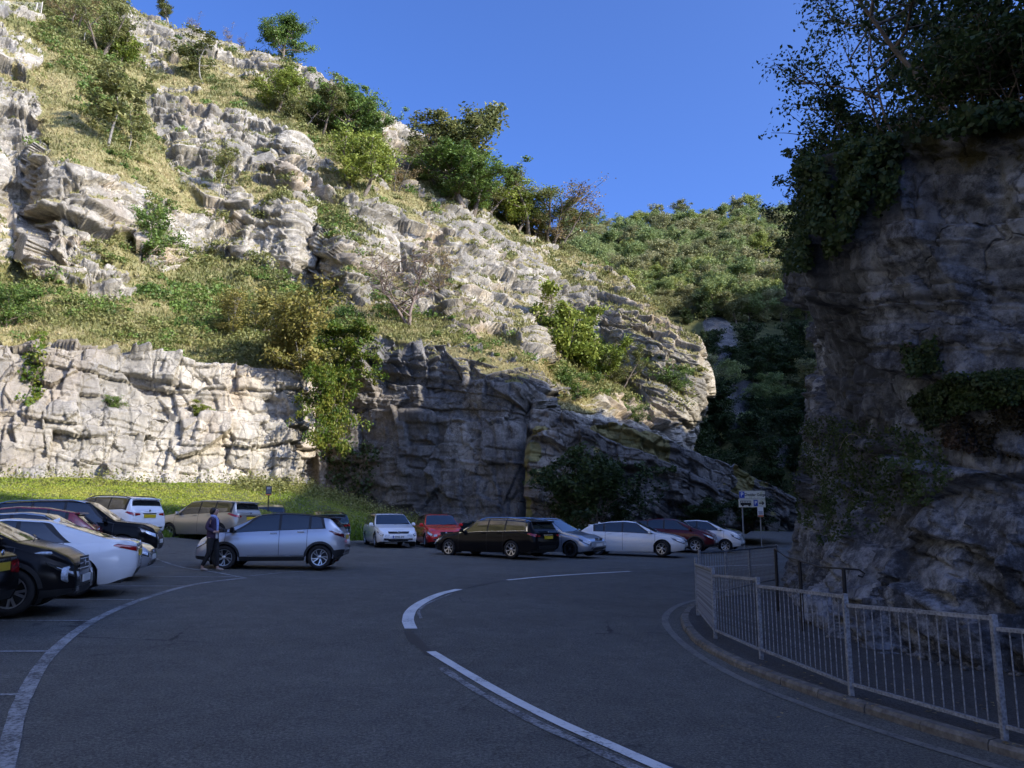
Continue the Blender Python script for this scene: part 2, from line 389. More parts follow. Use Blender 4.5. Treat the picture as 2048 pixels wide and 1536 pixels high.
# ---- left side of the gorge: one sheet from the quarried wall to the skyline
LC = [  # photo column: (row, distance) at buried foot, foot, lower bench edge, bench back, wall top, foot of next band, band top, upper slope, skyline
 (-420, [(1000,35),(945,36.5),(825,37.1),(817,38),(690,38.6),(560,48),(330,51),(120,62),(-420,94)]),
 (0,    [(1000,38.5),(948,40),(822,40.6),(815,41.5),(692,42),(560,52),(330,56),(120,70),(-140,100)]),
 (150,  [(1000,40),(953,41.5),(825,42.1),(817,43.1),(705,43.6),(575,54),(350,60),(140,74),(-50,102)]),
 (300,  [(1005,42),(957,43.5),(830,44.1),(822,45.2),(712,45.8),(570,56),(400,64),(200,80),(40,104)]),
 (450,  [(1010,44),(961,45.3),(838,45.9),(830,47),(730,47.6),(570,58),(420,68),(260,84),(85,106)]),
 (592,  [(1015,46),(965,47),(848,47.5),(840,48.4),(742,49),(600,60),(440,70),(270,86),(125,106)]),
 (628,  [(1020,57),(985,58),(850,58.5),(840,59),(745,59.5),(640,63),(480,72),(310,88),(140,106)]),
 (720,  [(1030,56),(1000,57),(820,57.4),(812,57.8),(735,58.2),(657,61),(500,72),(340,88),(205,107)]),
 (780,  [(1040,55),(1012,56),(824,56.4),(816,56.9),(744,57.2),(668,60),(530,71),(380,88),(240,109)]),
 (860,  [(1045,53.5),(1025,54.5),(830,55),(822,55.6),(758,56),(690,59.5),(560,70),(420,88),(288,112)]),
 (930,  [(1048,52.2),(1028,53.2),(838,53.7),(830,54.3),(772,54.7),(706,58),(590,69),(470,88),(362,114)]),
 (1000, [(1050,51),(1030,52),(850,52.4),(842,53),(786,53.5),(725,57),(620,68),(520,88),(428,116)]),
 (1075, [(1055,50.3),(1035,51.3),(860,51.8),(852,52.4),(806,52.8),(745,56),(655,68),(560,88),(462,118)]),
 (1110, [(1055,58),(1035,60),(880,62),(860,63),(815,64),(760,68),(670,76),(580,92),(478,118)]),
 (1200, [(1055,64),(1035,66),(900,69),(870,71),(835,73),(770,80),(680,86),(600,96),(522,114)]),
 (1300, [(1055,70),(1035,72),(920,75),(890,76),(850,78),(790,82),(720,84),(660,88),(598,104)]),
 (1370, [(1055,74),(1035,76),(930,78),(890,79),(852,80),(800,80.5),(745,81.5),(705,84),(650,94)]),
 (1402, [(1055,77),(1035,79),(930,82),(890,83),(850,83.5),(800,82),(760,82.5),(720,84),(676,90)]),
 (1412, [(1055,83),(1035,85),(930,88),(890,88),(850,88),(800,85),(762,86),(722,89),(690,95)]),
 (1404, [(1055,103),(1035,105),(930,108),(890,108),(850,108),(800,106),(762,108),(722,111),(690,117)]),
]
ROCKY = [  # where the photo shows bare rock on that side (photo pixels), strength
 ([(-420,680),(80,690),(280,705),(390,735),(520,735),(612,760),(608,985),(-420,985)], 1.0),
 ([(625,760),(700,655),(880,690),(1095,745),(1095,830),(1078,1050),(610,1050)], 1.0),
 ([(-100,150),(75,180),(88,235),(62,330),(150,345),(270,375),(278,430),(255,480),(100,492),(-100,480)], 1.0),
 ([(-60,45),(40,60),(75,100),(70,150),(-60,140)], .8),
 ([(285,215),(440,220),(475,330),(505,425),(430,415),(345,345)], 1.0),
 ([(435,205),(560,248),(628,330),(645,402),(560,368),(475,335)], 1.0),
 ([(340,300),(430,420),(500,430),(480,460),(360,390)], .9),
 ([(480,425),(545,415),(615,420),(695,500),(775,560),(775,585),(650,592),(560,560),(495,490)], 1.0),
 ([(265,480),(340,440),(430,430),(520,490),(490,520),(400,500),(360,540),(280,520)], .85),
 ([(50,505),(120,500),(250,535),(262,600),(180,590),(60,530)], .9),
 ([(-60,480),(60,490),(60,540),(-60,540)], .7),
 ([(575,125),(620,112),(660,150),(655,180),(590,170)], 1.0),
 ([(768,225),(860,232),(935,300),(930,350),(850,345),(775,300)], 1.0),
 ([(690,390),(780,410),(900,420),(1000,470),(1110,560),(1150,620),(1085,720),(1000,690),(900,675),(880,620),(740,520)], .72),
 ([(1060,560),(1160,590),(1280,620),(1390,670),(1420,700),(1425,870),(1300,850),(1285,790),(1240,760),(1190,680)], .95),
 ([(1180,790),(1290,800),(1400,860),(1400,900),(1200,860)], .8),
 ([(230,-30),(420,50),(560,110),(600,150),(520,160),(400,110),(300,120),(240,40)], .62),
 ([(900,440),(1000,440),(1160,520),(1390,660),(1390,690),(1150,570),(1000,490)], .36),
]
GRASSY = [
 [(-60,545),(180,600),(262,600),(360,505),(480,520),(560,560),(700,600),(880,620),(1000,690),(1085,735),(880,688),(700,655),(600,700),(545,732),(400,728),(290,700),(90,680),(-60,640)],
 [(75,0),(230,0),(250,150),(330,260),(420,400),(480,460),(560,420),(640,410),(700,500),(640,460),(540,400),(480,480),(400,430),(330,400),(280,370),(160,345),(95,300),(100,200)],
 [(330,120),(500,170),(640,200),(700,330),(640,330),(560,240),(440,200)],
 [(1090,620),(1170,660),(1240,750),(1290,800),(1200,790),(1100,760)],
]
def rocky_map():
    us = np.arange(-440, 1450, 5.0); vs = np.arange(-440, 1080, 5.0); U, Vv = np.meshgrid(us, vs)
    wob = 22 * fbm(np.stack([U * .013, Vv * .013, U * 0], -1), 4, 3); wob2 = 22 * fbm(np.stack([U * .013, Vv * .013, U * 0 + 9], -1), 4, 5)
    M = np.full(U.shape, 0.40)
    for pl in GRASSY: M[inpoly(U + wob, Vv + wob2, pl)] = 0.06
    for pl, k in ROCKY:
        m = inpoly(U + wob, Vv + wob2, pl); M[m] = np.maximum(M[m], k)
    M = blur(M, 3)
    return us, vs, M
_rus, _rvs, _RM = rocky_map()
def rocky(u, v):
    a = np.clip((u - _rus[0]) / 5.0, 0, len(_rus) - 1.001); b = np.clip((v - _rvs[0]) / 5.0, 0, len(_rvs) - 1.001)
    i = a.astype(int); j = b.astype(int); fa = a - i; fb = b - j
    return (_RM[j, i] * (1 - fa) + _RM[j, i + 1] * fa) * (1 - fb) + (_RM[j + 1, i] * (1 - fa) + _RM[j + 1, i + 1] * fa) * fb

def left_cliff():
    cu = np.array([c[0] for c in LC], float); ctl = np.array([c[1] for c in LC], float)      # (C, 9, 2)
    # column samples: dense in view
    t = []
    for i in range(len(cu) - 1):
        n = max(6, int(abs(cu[i + 1] - cu[i]) / (2.1 if cu[i] >= 0 else 6)))
        if i >= len(cu) - 3: n = 14
        t += list(i + np.arange(n) / n)
    t = np.array(t + [len(cu) - 1.0]); i0 = np.minimum(t.astype(int), len(cu) - 2); ft = (t - i0)[:, None, None]
    K = ctl[i0] * (1 - ft) + ctl[i0 + 1] * ft; U = cu[i0] * (1 - ft[:, 0, 0]) + cu[i0 + 1] * ft[:, 0, 0]
    # soften the depth from column to column a little
    for _ in range(3):
        Q = K.copy(); Q[1:-1] = (K[:-2] + 2 * K[1:-1] + K[2:]) / 4; K = Q
    seg = [10, 78, 8, 60, 90, 130, 140, 110]
    rows = []; 
    for k, n in enumerate(seg):
        for j in range(n): rows.append(k + j / n)
    rows = np.array(rows + [8.0]); r0 = np.minimum(rows.astype(int), 7); fr = (rows - r0)
    VD = K[:, r0] * (1 - fr)[None, :, None] + K[:, r0 + 1] * fr[None, :, None]        # (cols, rows, 2)
    Vp = VD[..., 0].T; Dp = VD[..., 1].T; Up = np.broadcast_to(U[None, :], Vp.shape).copy()
    R = rocky(Up, Vp)
    Up = Up + np.interp(Vp, [640, 660, 700, 740, 790, 825, 860, 900], [-22, -16, -6, 2, 8, -6, -24, -30]) * smooth(3.0, 0.0, len(cu) - 3 - t)[None]
    # rock stands steep, turf lies back: share out the depth between wall top and skyline accordingly
    k0 = int(np.argmax(rows >= 4.0)); w = np.abs(np.diff(Vp[k0:], axis=0)) * (0.10 + 1.1 * (1 - R[k0 + 1:])); w = blur(w, 4)
    cum = np.concatenate([np.zeros((1, w.shape[1])), np.cumsum(w, 0)]); cum /= cum[-1]
    Dr = Dp[k0] + (Dp[-1] - Dp[k0]) * cum
    Dp[k0:] = 0.55 * Dp[k0:] + 0.45 * Dr
    G = at(Up, Vp, Dp)
    N = grid_normals(G, 14); N *= np.sign((N * (CAM - G)).sum(-1, keepdims=True)); 
    N[..., 2] *= 0.6; N /= np.linalg.norm(N, axis=-1, keepdims=True)
    outc = fbm(np.stack([(G[..., 2] + .3 * G[..., 0]) * .55, (G[..., 0] - .3 * G[..., 2]) * .16, G[..., 1] * .16], -1), 4, 8)
    Rn = R + 0.55 * outc + 0.18 * fbm(G * 0.8, 3, 4)
    rk = smooth(0.30, 0.62, Rn)
    D1 = rock_disp(G, 5, 1.0, dip=(0.30 + 0.26 * smooth(700, 1000, Up), 0.10), skew=0.85)
    wall = (rows < 4.0)[:, None] & (Up < 606)
    kk = int(np.argmax(rows > 4.4)); D2 = np.zeros(Up.shape); D2[:kk] = rock_disp(G[:kk], 9, 0.85, dip=(0.06, 0.04), al=(0.9, 0.44), beds=((4.1, 3.4, 0.55), (2.0, 1.5, 0.42), (0.7, 0.8, 0.12)), facet=0.9, crack=0.2, tilt=0.7)
    lowmid = smooth(620, 640, Up) * smooth(1085, 1070, Up) * smooth(745, 800, Vp - (Up - 700) * .12)
    D = np.where(wall, D2 * 0.85, D1 * 0.95); D = D * (1 - lowmid) + lowmid * D2 * 0.62
    D = D * (0.16 + 0.84 * rk) + rk * 0.35 * (rows[:, None] > 4.2) 
    D += 0.5 * fbm(G * 0.11, 3, 2) * (rows[:, None] > 4)
    # the fissure beside the lower outcrop, and the gully behind it
    fis = np.exp(-((Up - 1062 + 10 * fbm(G * .2, 2, 1)) / 15) ** 2) * smooth(770, 850, Vp)
    D -= 3.5 * fis
    edge = np.minimum(1, np.abs(rows[:, None] - 8.0) * 6)          # keep the skyline near its line
    D *= 0.45 + 0.55 * edge
    D = np.clip(D, -2.0, 1.35) * (1 - .45 * smooth(1310, 1380, Up))
    P = G + N * D[..., None]
    veg = np.clip(1 - rk + 0.0, 0, 1); veg[rows < 4.0] *= 0.25
    fn = np.cross(np.gradient(P, axis=1), np.gradient(P, axis=0)); fn *= np.sign((fn * N).sum(-1, keepdims=True)); nz = fn[..., 2] / (np.linalg.norm(fn, axis=-1) + 1e-9); nz = blur(nz, 2)
    ledge = smooth(.50, .72, nz + .12 * fbm(G * .6, 3, 44)) * (rows[:, None] > 4.05); veg = np.maximum(veg, .85 * ledge)
    # back of the ridge
    back1 = P[-1] + np.array([-4, 9, 0.3]); back2 = P[-1] + np.array([-14, 40, -4.0]); back3 = P[-1] + np.array([-20, 60, -60.0])
    P = np.concatenate([P, back1[None], back2[None], back3[None]]); veg = np.concatenate([veg, np.ones((3, veg.shape[1]))])
    nr, nc = P.shape[:2]
    me = mesh_np('cliff', P.reshape(-1, 3), grid_faces(nr, nc), ROCK, False, {'veg': veg.reshape(-1)})
    # the middle wall and its ledges are stained, and darkened further for shade
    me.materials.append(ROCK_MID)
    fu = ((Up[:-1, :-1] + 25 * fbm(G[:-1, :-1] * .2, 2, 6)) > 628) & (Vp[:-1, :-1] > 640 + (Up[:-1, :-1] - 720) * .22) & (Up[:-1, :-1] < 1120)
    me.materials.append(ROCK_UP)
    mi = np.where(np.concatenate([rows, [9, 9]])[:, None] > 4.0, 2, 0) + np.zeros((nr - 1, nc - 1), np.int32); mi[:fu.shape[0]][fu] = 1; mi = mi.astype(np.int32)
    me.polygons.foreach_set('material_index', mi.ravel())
    o = link('limestone_cliff', me, kind='structure', label='sunlit limestone cliff and scree slope left of the car park')
    return dict(P=P[:-3], U=Up, V=Vp, rk=rk, N=N, rows=rows, obj=o, veg=veg[:-3])
LCLIFF = left_cliff()

def cliff_behind():
    ys = np.linspace(40, -75, 90); f = np.linspace(0, 1, 70)[:, None]
    x0 = np.interp(ys, [-75, -20, 20, 40], [-30, -27, -31, -36.0]); zz = 1.0 + 62 * f; xx = x0 - np.interp(f, [0, .14, .30, .42, .6, 1], [0, 1.5, 11, 13, 24, 44])
    G = np.stack([xx, np.broadcast_to(ys, xx.shape), zz + 0 * xx], -1); G[..., 0] += 3 * fbm(G * .05, 3, 19)
    P = G + np.array([.95, 0, .3]) * (rock_disp(G, 29, 1.7) * .9)[..., None]
    veg = smooth(-.1, .25, fbm(G * .08, 3, 20)) * smooth(.14, .2, f)
    P = np.concatenate([P, (P[-1] + np.array([-25, 0, 1.0]))[None], (P[-1] + np.array([-80, 0, -40.0]))[None]]); veg = np.concatenate([veg, np.ones((2, 90))])
    link('limestone_cliff', mesh_np('cliff', P.reshape(-1, 3), grid_faces(*P.shape[:2], flip=True), ROCK, False, {'veg': veg.reshape(-1)}), kind='structure')
cliff_behind()

def lookup(u, v, S=None):
    """point of the left side seen at photo pixel u, v"""
    S = S or LCLIFF
    d = (S['U'] - u) ** 2 + (S['V'] - v) ** 2; k = np.unravel_index(np.argmin(d), d.shape)
    return S['P'][k], S['N'][k]

# ---- low sloping ledges in front of the gully
def low_ledges():
    out = []
    for idx, (cols, seed) in enumerate((
        ([(1050, 880, 1040, 47.0), (1062, 815, 1042, 46.3), (1090, 806, 1044, 46), (1200, 838, 1048, 47), (1300, 866, 1050, 48.5), (1400, 905, 1052, 50), (1480, 935, 1055, 51.5), (1550, 972, 1060, 53), (1600, 1000, 1062, 54)], 51),
        ([(1050, 900, 1042, 44.6), (1060, 872, 1044, 44.2), (1110, 858, 1046, 44), (1180, 866, 1048, 44.4), (1250, 900, 1050, 45.2), (1330, 925, 1052, 46), (1420, 968, 1054, 47.2), (1500, 1000, 1058, 48.5), (1560, 1030, 1062, 50)], 61))):
        c = np.array(cols, float); n = 240
        u = np.linspace(c[0, 0], c[-1, 0], n); top = np.interp(u, c[:, 0], c[:, 1]); bot = np.interp(u, c[:, 0], c[:, 2]); d = np.interp(u, c[:, 0], c[:, 3])
        f = np.linspace(0, 1, 110)[:, None]
        v = bot + (top - bot) * f; G = at(np.broadcast_to(u, v.shape), v, d[None] + 0.35 * f * (idx + 1))
        N = np.zeros_like(G); N[...] = (-0.16, -0.97, 0.15); 
        D = rock_disp(G, seed, 0.8, dip=(0.26, 0.05), beds=((2.2, 3.6, 0.75), (0.8, 1.5, 0.36), (0.35, 0.7, 0.12)))
        P = G + N * (D * 0.8)[..., None]
        crest = P[-1]
        b1 = crest + np.array([0.15, 0.8, 0.1]); b2 = crest + np.array([0.5, 4.0, -0.3]); b3 = crest + np.array([1.0, 11.0, -1.4])
        P = np.concatenate([P, b1[None], b2[None], b3[None]])
        veg = np.zeros(P.shape[:2]); veg[-2:] = 1; veg[:-3] = 0.30 * smooth(-.1, .5, fbm(G * .5, 3, 7)) + .2 * (f < .15)
        veg[:-3] = np.where((fbm(G * 0.35, 3, seed) > .18), .75, veg[:-3])
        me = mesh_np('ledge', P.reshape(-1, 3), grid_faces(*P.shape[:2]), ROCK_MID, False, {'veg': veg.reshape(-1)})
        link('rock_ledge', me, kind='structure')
        out.append(dict(P=P[:110], U=np.broadcast_to(u, v.shape), V=v, N=N))
    return out
LEDGES = low_ledges()

# ---- turf bank between car park and quarry wall
def grass_bank():
    cols = [(-500, 1100, 25.0, 33.0, 38.5), (0, 1062, 29.0, 37.0, 42.5), (150, 1062, 31, 38.5, 44), (300, 1062, 32.5, 40.0, 46), (450, 1058, 35, 42.5, 48), (600, 1055, 38.5, 45.5, 52), (680, 1052, 41, 50, 60), (760, 1052, 43, 50, 59), (850, 1050, 45, 51, 57)]
    c = np.array(cols, float); u = np.linspace(-500, 850, 300)
    d0, d1, d2 = (np.interp(u, c[:, 0], c[:, i]) for i in (2, 3, 4))
    vw = np.interp(u, [-500, 0, 300, 600, 680, 760, 850], [930, 946, 957, 968, 988, 1022, 1045])          # foot of the wall in the photo
    f = np.linspace(0, 1, 60)[:, None]; x0 = (u - 1024) / FPX / _cp * 1.0
    P = []
    dd = d0 + (d1 - d0) * np.minimum(f / .55, 1) + (d2 - d1) * np.clip((f - .55) / .45, 0, 1)
    X = np.broadcast_to((u - 1024) / FPX, dd.shape) * dd * 1.01
    ztop = at(u, vw + 6, d1)[:, 2]; zb = zg(X[0], dd[0]) - 0.05
    prof = 0.62 * smooth(0.0, 0.16, f) * 0.45 + 0.55 * 0 + np.minimum(f / .62, 1) * 0.72
    Z = zb + (ztop - zb) * np.minimum(prof, 1.0) + 0.25 * np.clip((f - .62) / .38, 0, 1)
    G = np.stack([X, dd, Z], -1); G[..., 2] += 0.16 * fbm(G * 0.5, 4, 12) * smooth(0, .1, f)
    me = mesh_np('bank', G.reshape(-1, 3), grid_faces(*G.shape[:2]), SOIL, True)
    link('grass_bank', me, kind='structure')
    return G
BANK = grass_bank()

# ---- right cliff beside the road, near
RC_PLAN = [(9.5, -6.0), (8.6, 0.0), (7.4, 5.2), (6.3, 8.6), (5.7, 10.0), (5.1, 11.6), (5.6, 14.6), (6.7, 18.0), (8.0, 22.0), (9.5, 26.0), (11.6, 28.5), (16, 31), (30, 36)]
RC_TOP = [6.0, 6.1, 6.3, 6.7, 6.9, 7.3, 7.9, 8.6, 9.0, 9.2, 8.0, 8.5, 10]
def right_cliff():
    p = np.array(RC_PLAN); s = np.concatenate([[0], np.cumsum(np.hypot(*np.diff(p, axis=0).T))])
    ss = np.concatenate([np.linspace(0, s[1], 12)[:-1], np.linspace(s[1], s[9], 440)[:-1], np.linspace(s[9], s[11], 80)[:-1], np.linspace(s[11], s[12], 16)])
    x = np.interp(ss, s, p[:, 0]); y = np.interp(ss, s, p[:, 1]); top = np.interp(ss, s, RC_TOP)
    for _ in range(30):
        x[1:-1] = (x[:-2] + 2 * x[1:-1] + x[2:]) / 4; y[1:-1] = (y[:-2] + 2 * y[1:-1] + y[2:]) / 4
    tx, ty = np.gradient(x), np.gradient(y); l = np.hypot(tx, ty); nx, ny = -ty / l, tx / l
    f = np.linspace(0, 1, 300)[:, None]
    z = -0.6 + (top + 0.6) * f
    # profile: foot boulders stand out, a recess, then the bulging main face, leaning back near the top
    prof = np.interp(z, [-1, 0.0, 0.9, 1.9, 2.6, 3.6, 4.6, 5.4, 7.0, 8.4, 10, 11], [0.15, 0.0, -0.25, -0.9, -1.15, -1.3, -0.75, -0.35, -0.3, -0.8, -1.5, -2.4])
    st = np.interp(y, [8, 9.5, 10.2, 11.6, 13.5], [.05, .12, .35, .75, .2])[None]
    prof = np.where(z < st, 0.12 - .12 * np.clip(z, 0, 1), np.maximum(prof, -0.95 * smooth(0, .25, z - st) + .05) * 1.0)
    far = smooth(13, 21, y)[None]
    prof = prof * (1 - far) + far * np.interp(z, [-1, 0, 1, 2, 3.5, 5, 6.0, 7, 8, 9.5, 11], [0.4, 0.3, 0.05, -0.2, -0.3, -0.75, -0.6, -0.4, -0.45, -0.8, -1.5])
    G = np.stack([x + nx * prof, y + ny * prof, z + 0 * x], -1)
    N = np.stack([np.broadcast_to(nx, z.shape), np.broadcast_to(ny, z.shape), 0.1 + 0 * z], -1)
    D = rock_disp(G, 71, 0.62, dip=(0.0, -0.26), al=(0.15, 0.95), beds=((4.0, 3.6, 0.50), (1.6, 1.4, 0.30), (0.55, 0.6, 0.13)), facet=0.7, crack=0.3, tilt=0.8)
    P = G + N * (D * 0.9)[..., None]; P[..., 2] += 0.25 * D * 0.3
    rows = [P]; crest = P[-1]; hx, hy = -nx, -ny
    for dist, up in ((0.6, .12), (1.5, .3), (3, .6), (6, 1.5), (11, 4)):
        q = crest + np.stack([hx * dist + .25 * dist, hy * dist * .4, up + .35 * fbm(crest * .3 + dist, 3, 5)], -1); rows.append(q[None])
    P = np.concatenate(rows); veg = np.zeros(P.shape[:2]); veg[300:] = 1
    veg[:300] = smooth(0.1, .5, fbm(G * np.array([.45, .45, .7]), 4, 23)) * .40 + .4 * smooth(.9, 1.0, f)
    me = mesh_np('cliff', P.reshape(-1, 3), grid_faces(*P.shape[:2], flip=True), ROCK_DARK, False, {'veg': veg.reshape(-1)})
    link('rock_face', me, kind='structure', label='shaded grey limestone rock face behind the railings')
    return dict(P=P, s=ss, x=x, y=y, nx=nx, ny=ny)
RCLIFF = right_cliff()
def rface(y, z, out=0.0):
    """point on the right rock face at distance y along the road and height z"""
    P = RCLIFF['P'][:300]; k = np.unravel_index(np.argmin((P[..., 1] - y) ** 2 + (P[..., 2] - z) ** 2 + 1e3 * (P[..., 0] > 14)), P.shape[:2])
    c = k[1]; return P[k] + np.array([RCLIFF['nx'][c], RCLIFF['ny'][c], 0]) * out

# ---- right side of the gorge above and behind that face: its crest shades the car park
SHADE = [(-600, 1020, 29), (-100, 1012, 34), (180, 1010, 35), (420, 1008, 37), (600, 985, 43), (640, 930, 56), (760, 850, 56), (900, 812, 55), (1080, 806, 53), (1150, 775, 66), (1300, 825, 76), (1400, 850, 82), (1450, 605, 150), (1600, 575, 190), (1900, 560, 260)]
def right_hill():
    B = np.array([at(u, v, d) for u, v, d in SHADE])
    B = np.concatenate([[B[0] + np.array([-5, -60, -6.0])], [B[0] + np.array([-3, -25, -2.0])], B])
    k = 62.0 / math.hypot(SUNV[0], SUNV[1])
    C = B + SUNV * k                                  # crest of the far side: sun grazes it
    t = np.linspace(0, len(C) - 1, 420); i = np.minimum(t.astype(int), len(C) - 2); f = (t - i)[:, None]
    C = C[i] * (1 - f) + C[i + 1] * f
    for _ in range(4): C[1:-1] = (C[:-2] + 2 * C[1:-1] + C[2:]) / 4
    C[:, 2] += 0.5 * fbm(C * 0.22, 4, 91)
    rows = []
    for g, drop in ((0.0, 0), (0.05, 1.0), (0.15, 5), (0.3, 11)):
        pass
    foot = C.copy(); 
    base = np.interp(C[:, 1], [-60, 20, 30, 60, 260], [15, 16, 19, 34, 70])
    foot[:, 0] = np.minimum(base, C[:, 0] - 8); foot[:, 2] = np.interp(C[:, 1], [-60, 25, 40, 260], [6, 7.0, 0, 0])
    for g in np.linspace(0, 1, 26):
        q = foot * (1 - g) + C * g; q[:, 2] = foot[:, 2] + (C[:, 2] - foot[:, 2]) * (g ** 0.85)
        q[:, 2] += (1 - g) * g * 4 * 1.1 * fbm(q * .07, 4, 33); rows.append(q)
    for dist, dz in ((12, -1.5), (40, -6), (120, -25)):
        rows.append(C + np.array([dist, 0, dz]))
    P = np.stack(rows)
    me = mesh_np('hill', P.reshape(-1, 3), grid_faces(*P.shape[:2]), SOIL, True)
    link('hillside', me, kind='structure')
    return P
RHILL = right_hill()

# ---- far wooded hill up the gorge and the dark gorge wall below it
def far_hill():
    cols = [(1000, 560, 470, 140, 210), (1100, 590, 478, 150, 240), (1180, 610, 470, 150, 260), (1260, 620, 462, 150, 270), (1320, 640, 450, 150, 275), (1420, 650, 446, 150, 280), (1500, 650, 442, 155, 285), (1560, 650, 448, 160, 290), (1700, 640, 455, 165, 300), (1900, 640, 440, 170, 310)]
    c = np.array(cols, float); u = np.linspace(1000, 1900, 180); vb, vt, d0, d1 = (np.interp(u, c[:, 0], c[:, i]) for i in (1, 2, 3, 4))
    f = np.linspace(0, 1, 70)[:, None]
    G = at(np.broadcast_to(u, (70, 180)), vb + (vt - vb) * f, d0 + (d1 - d0) * f ** 1.2)
    G[..., 2] += 2.0 * fbm(G * .03, 4, 14) * (f < .97)
    lv = np.array([(1062, 92), (1000, 97), (900, 106), (800, 118), (720, 130)], float); tt = np.linspace(0, 4, 60)[:, None]
    lvv = np.interp(tt, range(5), lv[:, 0]); ldd = np.interp(tt, range(5), lv[:, 1]); L = at(np.broadcast_to(u, (60, 180)), lvv + 0 * u, ldd + (u - 1400) * .03); L[..., 1] += 4 * fbm(L * .05, 3, 9)
    P = np.concatenate([L, G]); uu = np.broadcast_to(u, P.shape[:2]); vv = np.concatenate([lvv + 0 * u, vb + (vt - vb) * f])
    crag = np.zeros(P.shape[:2])
    for pl in ([(1405, 640), (1440, 635), (1480, 660), (1490, 730), (1470, 760), (1430, 750)], [(1420, 790), (1470, 760), (1520, 770), (1510, 850), (1430, 860)], [(1530, 880), (1570, 870), (1580, 930), (1530, 940)], [(1235, 452), (1275, 448), (1280, 470), (1240, 472)], [(1500, 520), (1570, 525), (1570, 540), (1500, 538)]):
        crag[inpoly(uu + 8 * fbm(P * .1, 3, 5), vv + 8 * fbm(P * .1, 3, 6), pl)] = 1
    crag = blur(crag, 2); P = P + np.array([-.3, -.9, .2]) * (crag * .35 * rock_disp(P, 15, 1.6))[..., None]
    P = np.concatenate([P, (G[-1] + np.array([0, 60, -8.0]))[None]]); crag = np.concatenate([crag, crag[-1:]])
    me = mesh_np('hill', P.reshape(-1, 3), grid_faces(*P.shape[:2]), ROCK_HILL, False, {'veg': (1 - crag).reshape(-1)})
    link('wooded_hill', me, kind='structure')
    return dict(P=P, U=np.broadcast_to(u, P.shape[:2]), crag=crag)
FHILL = far_hill()
# ------------------------------------------------------------------ vegetation
RNG = np.random.default_rng(11)
def proj(P):
    q = np.asarray(P) - CAM; x, y, z = q[..., 0], q[..., 1] * _cp + q[..., 2] * _sp, -q[..., 1] * _sp + q[..., 2] * _cp
    return 1024 + FPX * x / y, 768 - FPX * z / y
BARK = m_plain('bark', (0.13, 0.105, 0.08), 0.9, var=0.4, scale=6)
BARK_PALE = m_plain('bark_pale', (0.20, 0.185, 0.155), 0.9, var=0.35, scale=6)
LEAF_GREEN = m_leaf('leaves_green', [(0.06, 0.105, 0.024), (0.105, 0.178, 0.037), (0.17, 0.246, 0.051)])
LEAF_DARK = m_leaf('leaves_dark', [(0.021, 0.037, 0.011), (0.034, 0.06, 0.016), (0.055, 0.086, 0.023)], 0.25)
LEAF_LIME = m_leaf('leaves_lime', [(0.115, 0.162, 0.024), (0.203, 0.257, 0.038), (0.297, 0.331, 0.061)])
LEAF_OLIVE = m_leaf('leaves_olive', [(0.102, 0.122, 0.037), (0.178, 0.196, 0.061), (0.272, 0.264, 0.093)])
LEAF_YELLOW = m_leaf('leaves_yellow', [(0.15, 0.15, 0.035), (0.25, 0.235, 0.06), (0.36, 0.29, 0.085)])
LEAF_RUST = m_leaf('leaves_rust', [(0.16, 0.11, 0.05), (0.26, 0.185, 0.08), (0.33, 0.255, 0.12)])
LEAF_MAPLE = m_leaf('leaves_maple', [(0.043, 0.085, 0.009), (0.093, 0.155, 0.015), (0.185, 0.193, 0.027)])
GRASS_DRY = m_leaf('grass_dry', [(0.155, 0.165, 0.055), (0.25, 0.23, 0.09), (0.40, 0.33, 0.165)], 0.3)
LEAF_FAR1 = m_leaf('leaves_far_green', [(0.131, 0.187, 0.061), (0.209, 0.268, 0.087), (0.313, 0.358, 0.131)], .3, .5)  # far leaf colours lightened, distance haze painted into them
LEAF_FAR2 = m_leaf('leaves_far_olive', [(0.172, 0.187, 0.078), (0.266, 0.274, 0.112), (0.376, 0.353, 0.173)], .3, .5)
LEAF_FAR3 = m_leaf('leaves_far_lime', [(0.176, 0.222, 0.05), (0.27, 0.318, 0.07), (0.365, 0.378, 0.114)], .3, .4)
LEAF_BRAMBLE = m_leaf('leaves_bramble', [(0.02, 0.018, 0.008), (0.045, 0.028, 0.014), (0.085, 0.045, 0.022)], .2)
GRASS_LUSH = m_leaf('grass_lush', [(0.115, 0.19, 0.02), (0.23, 0.302, 0.033), (0.368, 0.381, 0.077)], 0.35)

